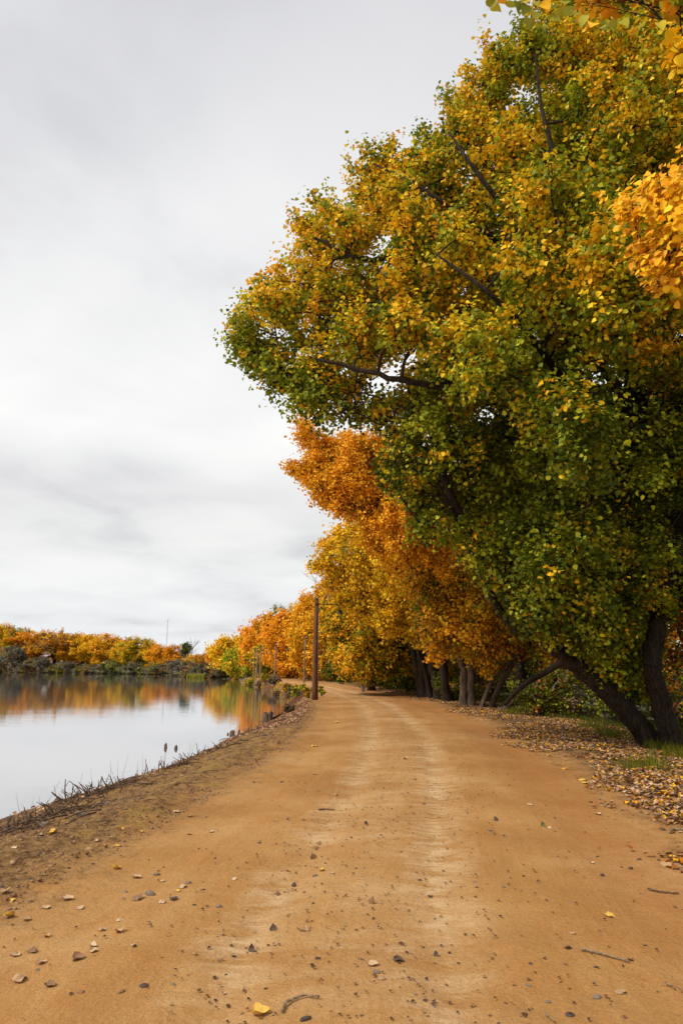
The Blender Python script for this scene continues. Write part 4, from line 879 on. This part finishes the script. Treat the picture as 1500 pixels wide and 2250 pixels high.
def where(px, py):
    if py > 2120: a = 'at the near edge of the road'
    elif py > 1980: a = 'on the near stretch of the road'
    elif py > 1820: a = 'on the middle stretch of the road'
    else: a = 'farther up the road'
    t_ = None; g = S(px, py); t_ = g[0] - float(cx(g[1]))
    if t_ < -2.7: a = 'on the rough lake bank'
    elif t_ > 2.7: a = 'in the leaf litter at the right verge'
    s = 'far left' if px < 250 else 'left' if px < 560 else 'centre left' if px < 750 else 'centre right' if px < 950 else 'right' if px < 1200 else 'far right'
    return a, s
cnt = {}
def uniq(lab, px=None, py=None):
    return lab
placed = []
def pebble(px, py, wpx, mi, label=None, rz=None, sink=.42):
    g = S(px, py); dep = g[1] * cos(PITCH); s = max(.012, .8 * wpx * dep / F); o = bpy.data.objects.new('pebble', PM[random.randrange(6)]); COL.objects.link(o)
    o.location = (g[0], g[1], g[2] + s * .225 * (1 - 2 * sink)); o.rotation_euler = (random.uniform(-.15, .15), random.uniform(-.15, .15), rz if rz is not None else random.uniform(-1, 1)); o.scale = (s, s, s)
    o.material_slots[0].link = 'OBJECT'; o.material_slots[0].material = STN[mi]
    a, b_ = where(px, py); cn = ['dark', 'reddish brown', 'tan', 'grey'][mi]; sz = 'large' if wpx > 22 else 'small' if wpx > 11 else 'tiny'
    placed.append((px, py, 'p')); LAB.append([o, label, f'{sz} {cn} pebble', a, b_, px, py, 'pebble', 'pebbles lying on the road and bank']); return o
LAB = []
def fallen_mesh(seed, curl):
    """a dried cottonwood leaf: toothed, cupped blade with a stalk"""
    rs = np.random.default_rng(seed); n = 9; V_ = []; ph = rs.uniform(0, 6, 4)
    prof = [(.0, .02), (.06, .30), (.2, .47), (.38, .50), (.55, .40), (.72, .26), (.87, .12), (1, .0)]
    rows = []
    for i, (v, hw) in enumerate(prof):
        for j in range(-3, 4):
            u = j / 3; x_ = u * hw * (1 + (rs.uniform(-.16, .12) if abs(j) == 3 else 0)); y_ = v - .5
            z_ = curl * (u * u * hw * .9) + .10 * sin(7 * v + ph[0]) * abs(u) + .06 * sin(4 * u + ph[1] + 5 * v) + .25 * curl * (v - .5) ** 2
            V_.append((x_, y_, z_))
    q = []
    for i in range(len(prof) - 1):
        for j in range(6): a = i * 7 + j; q.append((a, a + 1, a + 8, a + 7))
    k = len(V_); sx_ = rs.uniform(-.2, .2)
    for i in range(4): V_ += [(-.012 + sx_ * i / 4, -.5 - .16 * i, .02 + .03 * sin(i)), (.012 + sx_ * i / 4, -.5 - .16 * i, .02 + .03 * sin(i))]
    for i in range(3): a = k + 2 * i; q.append((a, a + 1, a + 3, a + 2))
    V_ = np.array(V_); V_[:, 2] -= V_[:, 2].min()
    o = mesh_from('fallen_leaf', V_, np.array(q), True); me = o.data; bpy.data.objects.remove(o); me.materials.append(None); return me
FM = [fallen_mesh(i, c) for i, c in enumerate([.12, .28, .45, .7, -.22, -.4])]
def leafcol(name, c):
    m, t, b = new_mat(name); tcx = N(t, 'ShaderNodeTexCoord'); nz = noise(t, tcx.outputs['Object'], 5, 5, .6)
    t.links.new(ramp(t, nz, [(.35, tuple(v * .72 for v in c)), (.62, c)]), b.inputs['Base Color']); b.inputs['Roughness'].default_value = .7; return m
LCOL = {'yellow': leafcol('leaf_yellow', (.74, .44, .07)), 'pale': leafcol('leaf_pale', (.58, .38, .21)), 'tan': leafcol('leaf_tan', (.50, .30, .15)), 'brown': leafcol('leaf_brown', (.27, .14, .06)), 'dark': leafcol('leaf_dark', (.10, .06, .035)), 'cream': leafcol('leaf_cream', (.66, .48, .29)), 'orange': leafcol('leaf_orange', (.62, .27, .03)), 'green': leafcol('leaf_olive', (.12, .11, .03))}
def fallen(px, py, wpx, col, label=None, up=False, rz=None):
    g = S(px, py); dep = g[1] * cos(PITCH); s = max(.026, .78 * wpx * dep / F); o = bpy.data.objects.new('fallen_leaf', FM[random.randrange(6)]); COL.objects.link(o)
    o.material_slots[0].link = 'OBJECT'; o.material_slots[0].material = LCOL[col]
    o.scale = (s, s, s); rz = random.uniform(0, 6.28) if rz is None else rz
    if up: o.rotation_euler = (random.uniform(.9, 1.3), random.uniform(-.3, .3), random.uniform(-.6, .6)); o.location = (g[0], g[1], g[2] + .36 * s)
    else: o.rotation_euler = (random.uniform(-.18, .18), random.uniform(-.18, .18), rz); o.location = (g[0], g[1], g[2] + .002)
    a, b_ = where(px, py); sz = 'large' if wpx > 30 else 'small' if wpx > 15 else 'tiny'; cn = {'pale': 'pale beige', 'green': 'olive green', 'dark': 'dark brown'}.get(col, col)
    LAB.append([o, label, f'{sz} {cn} {"upright " if up else ""}fallen leaf', a, b_, px, py, 'leaf', 'fallen leaves scattered on the road and bank']); placed.append((px, py, 'l')); return o
for a in [(575, 2228, 46, 'yellow', 'large yellow fallen leaf with its stalk pointing at the curved stick'), (1338, 2012, 30, 'yellow', 'bright yellow fallen leaf alone on the right side of the near road'), (820, 2121, 28, 'pale', 'pale crumpled fallen leaf in the middle of the near road'),
  (876, 2111, 30, 'dark'), (45, 2155, 38, 'tan'), (112, 2167, 30, 'brown'), (18, 2015, 38, 'yellow', 'largest pale yellow fallen leaf at the left edge'), (10, 1962, 26, 'pale'), (28, 1980, 20, 'yellow'), (150, 1977, 32, 'pale'), (103, 1996, 24, 'pale'), (178, 1997, 20, 'pale'), (60, 2022, 24, 'tan'), (303, 1976, 32, 'brown'),
  (358, 1984, 18, 'pale'), (380, 1977, 24, 'dark'), (402, 1950, 24, 'pale'), (393, 1958, 18, 'yellow'), (262, 2048, 28, 'tan'), (225, 2045, 22, 'cream'), (170, 2108, 34, 'brown'), (205, 2080, 22, 'cream'), (208, 2090, 24, 'pale'), (90, 2118, 26, 'tan'), (70, 2092, 26, 'brown'), (35, 2099, 26, 'tan'), (300, 1929, 26, 'pale'),
  (257, 1860, 22, 'yellow'), (257, 1909, 24, 'yellow'), (310, 1829, 14, 'yellow'), (115, 1832, 26, 'yellow'), (90, 1836, 14, 'pale'), (158, 1853, 14, 'cream'), (32, 1863, 16, 'cream'), (266, 1823, 18, 'yellow'), (212, 1850, 14, 'cream'), (265, 2023, 20, 'pale'), (294, 2079, 16, 'cream'), (103, 2059, 18, 'tan'), (335, 1780, 14, 'pale'), (388, 1785, 20, 'pale'), (418, 1795, 18, 'tan'),
  (1205, 1820, 12, 'cream'), (1300, 1897, 12, 'cream'), (690, 1641, 18, 'yellow', 'bright yellow fallen leaf on the left wheel track farther up'), (738, 1588, 14, 'yellow', 'yellow fallen leaf on the road near the first lamp post'), (1338, 1738, 26, 'yellow', 'glowing yellow fallen leaf on the road beside the right verge'), (1366, 1731, 18, 'yellow'), (1285, 1722, 22, 'yellow'), (1278, 1716, 20, 'yellow'), (1322, 1680, 20, 'yellow'),
  (1206, 1662, 16, 'yellow'), (1465, 1813, 14, 'yellow'), (1475, 1790, 24, 'orange', 'curled orange brown fallen leaf at the right verge'), (1486, 1783, 18, 'cream'), (1312, 1790, 18, 'pale'), (1247, 2084, 22, 'brown', 'folded brown fallen leaf at the left end of the long straight stick'), (1385, 2110, 18, 'brown', 'brown fallen leaf at the right end of the long straight stick'), (706, 1914, 16, 'yellow'), (515, 1933, 14, 'cream'), (747, 1811, 10, 'yellow'), (1365, 2180, 22, 'tan'), (700, 1855, 14, 'brown'), (693, 1865, 20, 'brown'), (1240, 1690, 18, 'orange'), (1470, 1890, 14, 'dark'), (1454, 1824, 16, 'dark')]:
    fallen(*a)
for a in [(687, 1887, 18, 'brown', 'brown fallen leaf standing like a tent in the left wheel track'), (817, 1985, 20, 'brown', 'brown fallen leaf standing upright in the middle of the road'), (600, 2044, 19, 'dark', 'dark fallen leaf standing up left of the road middle'), (554, 2090, 20, 'dark', 'darkest upright fallen leaf, above the curved stick'), (610, 1967, 14, 'brown'), (958, 2100, 14, 'dark'), (1088, 1803, 14, 'dark'), (1192, 1815, 13, 'green'), (646, 1948, 14, 'dark'), (803, 1812, 12, 'dark'), (671, 2045, 18, 'tan')]:
    fallen(*a[:4], *(a[4:] or (None,)), up=True)
for a in [(672, 2240, 28, 0, 'dark grey pebble right of the yellow leaf at the bottom edge'), (317, 2167, 22, 0, 'dark oblong pebble lying aslant on the near left road'), (268, 2180, 19, 1), (178, 2180, 20, 1), (82, 2132, 15, 3), (698, 2107, 16, 0), (515, 2102, 12, 0), (480, 1993, 17, 3), (413, 1941, 18, 3), (344, 1923, 20, 3), (330, 1966, 32, 3), (276, 1960, 15, 3), (272, 1975, 12, 3),
  (1308, 2126, 13, 0), (1252, 2231, 22, 0, 'dark half buried pebble at the bottom right'), (1153, 2228, 13, 0), (1165, 2118, 11, 0), (1417, 2078, 10, 0), (1043, 1939, 13, 3), (1105, 1949, 12, 3), (1310, 2193, 24, 3), (1160, 2166, 15, 3), (1230, 2158, 12, 1), (1204, 2202, 14, 3), (1360, 2181, 22, 2), (197, 1868, 24, 2, 'round tan stone on the bank above the scattered leaves'), (250, 1814, 16, 0, 'round dark stone on the upper lake bank'), (310, 1756, 17, 0, 'dark rounded stone on the crest of the lake bank'), (255, 1763, 11, 0), (240, 1766, 18, 3),
  (100, 1812, 32, 3, 'flat grey slab of stone by the near waterline'), (4, 1950, 16, 0), (70, 1932, 16, 0), (57, 1918, 10, 0), (156, 1877, 14, 1), (28, 1896, 20, 2), (145, 1812, 12, 0), (45, 1841, 18, 0), (180, 1790, 34, 3), (448, 1955, 10, 0), (827, 2137, 22, 3), (878, 2150, 14, 2), (1403, 1889, 14, 0), (1322, 1924, 16, 0), (1311, 1883, 10, 0), (810, 1826, 12, 2), (772, 1841, 10, 0), (931, 1767, 9, 0), (570, 1853, 12, 0), (720, 1803, 12, 2), (692, 1925, 16, 3), (912, 2185, 10, 3), (934, 2198, 12, 0), (953, 2212, 9, 3), (840, 2151, 20, 2), (456, 1993, 8, 0),
  (1110, 2204, 9, 0), (381, 2163, 15, 3), (1115, 1701, 9, 1), (1118, 1726, 7, 0), (1157, 1688, 10, 2), (400, 1705, 14, 2), (405, 1668, 12, 0, 'grey stone at the edge of the water below the roots'), (338, 1700, 12, 2), (598, 1602, 14, 2), (580, 1637, 14, 1)]:
    pebble(*a)
rs = random.Random(11)
for k in range(34):                                  # smaller ones
    y_ = 1700 + 540 * rs.random() ** .8; x_ = rs.uniform(20, 1480)
    g = S(x_, y_)
    if lake_sd(g[0], g[1]) < .4: continue
    pebble(x_, y_, rs.uniform(6, 11), rs.choice([0, 0, 3, 1, 2]))
k = 0
while k < 104:                                       # leaves of the right verge and the wheel tracks
    if k < 70: y_ = rs.uniform(1690, 1880); t_ = rs.uniform(2.7, 4.8)
    else: y_ = rs.uniform(1660, 2200); t_ = rs.uniform(-4.4, 2.6)
    g = G(750, y_, 0); xw = float(cx(g[1])) + t_; zz = float(H(xw, g[1])); px, py = proj(np.array([xw, g[1], zz]))
    if not (5 < px < 1495 and py < 2245) or float(lake_sd(np.array([xw]), np.array([g[1]]))[0]) < .5: k += 1; continue
    fallen(float(px), float(py), rs.uniform(9, 20) if k < 70 else rs.uniform(7, 15), rs.choice(['yellow', 'tan', 'tan', 'pale', 'orange', 'brown']) if k < 70 else rs.choice(['brown', 'dark', 'tan', 'dark', 'pale', 'brown'])); k += 1
def stick(label, px, wd, mat=TWIG, name='stick', lift=.006, lump=.3, z_mid=0):
    P = np.array([S(a, b_) for a, b_ in px]); P[:, 2] += wd * .8 + lift; c = bez(P, 20); c[1:-1] += R.normal(size=c[1:-1].shape) * wd * .25
    r = np.linspace(wd, wd * .7, len(c)); e = empty(name, tuple(P[0]), label, 'stick', None); mb = MB(); mb.tube(c, r, 8, lump=lump); mb.build('wood', mat, e); return e
e = stick('curved grey bark twig at the bottom of the road', [(619, 2228), (627, 2212), (645, 2200), (668, 2193), (702, 2196)], .0075)
stick('long straight tan stick on the near right of the road', [(1275, 2090), (1330, 2102), (1382, 2118)], .0065)
stick('thin dark stick near the right edge of the road', [(1423, 1957), (1452, 1963), (1491, 1966)], .007, DRIFT)
stick('short bent pale twig at the lower right', [(1461, 2165), (1473, 2170), (1481, 2177)], .005)
stick('short stick cut by the bottom edge on the right', [(1198, 2232), (1207, 2240), (1218, 2250)], .005)
stick('pale hooked twig in the middle right of the road', [(1072, 1825), (1082, 1829), (1085, 1835)], .008)
stick('thin forked twig by the crumpled pale leaf', [(784, 2107), (800, 2112), (806, 2118)], .002)
stick('grey curved branch end among the leaves at the right verge', [(1470, 1832), (1480, 1826), (1505, 1825)], .012)
stick('thin twig left of the standing dark leaf', [(652, 2042), (665, 2048), (684, 2041)], .0025, DRIFT)
stick('dark twig in the left wheel track', [(700, 1781), (715, 1780), (735, 1781)], .007, DRIFT)
# unique labels out of what can be seen
from collections import Counter, defaultdict
sig = defaultdict(list)
for r in LAB: sig[(r[2], r[3], r[4])].append(r) if r[1] is None else None
anchors = [(575, 2228, 'the large yellow leaf'), (660, 2200, 'the curved bark twig'), (1338, 2012, 'the bright yellow leaf'), (1330, 2102, 'the long straight stick'), (1455, 1960, 'the thin dark stick'), (817, 1985, 'the upright brown leaf'), (687, 1887, 'the tent like leaf'), (600, 2044, 'the dark upright leaf'), (317, 2167, 'the dark oblong pebble'), (18, 2015, 'the largest yellow leaf'),
  (197, 1868, 'the round tan stone'), (250, 1814, 'the round dark stone'), (310, 1756, 'the crest stone'), (100, 1812, 'the flat grey slab'), (188, 1752, 'the tallest dead shrub'), (1338, 1738, 'the glowing yellow leaf'), (1475, 1790, 'the curled orange leaf'), (1440, 1645, 'the dark leaning trunks'), (690, 1641, 'the yellow track leaf'), (1252, 2231, 'the half buried pebble'), (820, 2121, 'the pale crumpled leaf'), (1078, 1829, 'the pale hooked twig'), (691, 1538, 'the nearest lamp post')]
seen = Counter()
def rel(px, py):
    d = sorted((math.hypot(px - a, (py - b_) * 1.6), a, b_, n_) for a, b_, n_ in anchors if abs(a - px) + abs(b_ - py) > 6)[0]
    dx, dy = px - d[1], (py - d[2]) * 1.6; v = 'above' if dy < 0 else 'below'; h_ = 'left of' if dx < 0 else 'right of'
    q = ('just ' if d[0] < 90 else 'well ' if d[0] > 260 else '')
    if abs(dx) > 2.2 * abs(dy): return q + h_ + ' ' + d[3]
    if abs(dy) > 2.2 * abs(dx): return q + v + ' ' + d[3]
    return q + v + ' and ' + h_ + ' ' + d[3]
for r in LAB:
    o, lab, desc, a, b_, px, py, cat, grp = r
    if lab is None:
        lab = f'{desc} {rel(px, py)}'
        if seen[lab]: lab = f'{desc} {b_} of frame, {rel(px, py)}'
        lab = ' '.join(lab.split()[:16])
    seen[lab] += 1; tag(o, lab, cat, grp)

# the rest of the litter that nobody could count
def litter(name, x_, y_, size, pal, lift=.012, tilt=.5, fine=False):
    n = len(x_); P = np.stack([x_, y_, H(x_, y_) + lift * R.random(n) * 3 + .004], 1)
    nr_ = rdir(n) * tilt + [0, 0, 1]; c = pick([pal[i] for i in R.integers(0, len(pal), n)], n)
    return tag(leaf_mesh(name, P, nr_, size * R.uniform(.6, 1.2, n), c, LITTER, None, fine, droop=0), kind='stuff')
n = 110000; y_ = 4.5 + 45 * R.random(n) ** 1.25; edge = RW + .15 + .35 * np.sin(y_ * .7) + 1.1 * (fbm(y_ * .4, y_ * 0, 77) - .5); t_ = edge + np.abs(R.normal(size=n)) * .55 + 2.6 * R.random(n) ** 1.1 - .25
k = fbm((t_ + cx(y_)) * 1.3, y_ * 1.3, 55) + .25 * sstep(0, 1.2, t_ - edge) > .50; x_, y_ = (t_ + cx(y_))[k], y_[k]
litter('leaf_litter', x_, y_, .056, ['tan', 'tan', 'tan', 'tan', 'tan', 'brown', 'brown', 'brown', 'rust', 'gold'])
n = 20000; y_ = 20 + 28 * R.random(n); t_ = -RW - .1 - 2.2 * R.random(n); x_ = t_ + cx(y_); k = (lake_sd(x_, y_) > .1) & (fbm(x_ * 1.1, y_ * 1.1, 66) > .42)
litter('leaf_litter', x_[k], y_[k], .07, ['tan', 'tan', 'brown', 'tan'])
n = 1400; y_ = 5 + 20 * R.random(n); x_ = cx(y_) - RW - 4 * R.random(n); k = (lake_sd(x_, y_) > -.05) & (lake_sd(x_, y_) < .9)
litter('shore_litter', x_[k], y_[k], .07, ['tan', 'brown', 'tan'])
n = 3600; y_ = 3.5 + 34 * R.random(n) ** 1.2; t_ = np.where(R.random(n) < .6, R.normal(size=n) * .45 + np.where(R.random(n) < .5, -.45, .45), R.uniform(-2.4, 2.9, n)); x_ = cx(y_) + t_
PAL['bits'] = [(.12, .06, .03), (.18, .09, .04), (.08, .045, .03), (.24, .14, .07)]
litter('bark_debris', x_, y_, .021, ['bits'], .003, .35)
# clods and gravel on the bank and verge
me = []; n = 26000; y_ = 3.2 + 24 * R.random(n) ** 1.5; t_ = np.where(R.random(n) < .88, -RW + .3 - 4.2 * R.random(n), RW - .2 + 1.4 * R.random(n)); x_ = cx(y_) + t_
k = (lake_sd(x_, y_) > .05) & (fbm(x_ * 2, y_ * 2, 88) > .42); x_, y_ = x_[k], y_[k]; n = len(x_)
ic = np.array([[1, 0, 0], [-1, 0, 0], [0, 1, 0], [0, -1, 0], [0, 0, 1], [0, 0, -1]], float); it = np.array([[4, 0, 2], [4, 2, 1], [4, 1, 3], [4, 3, 0], [5, 2, 0], [5, 1, 2], [5, 3, 1], [5, 0, 3]])
s_ = .006 + .02 * R.random(n) ** 3 + .002; P = np.stack([x_, y_, H(x_, y_)], 1)
V_ = (P[:, None, :] + ic[None] * s_[:, None, None] * R.uniform(.6, 1.3, (n, 6, 1)) * [1, 1, .7]).reshape(-1, 3)
cl_ = np.array([(.30, .17, .075), (.22, .12, .05), (.36, .22, .10), (.16, .11, .075)])[R.integers(0, 4, n)]
tag(mesh_from('gravel', V_, ((np.arange(n) * 6)[:, None, None] + it[None]).reshape(-1, 3), False, LITTER, col=np.repeat(cl_, 6, 0)), kind='stuff')
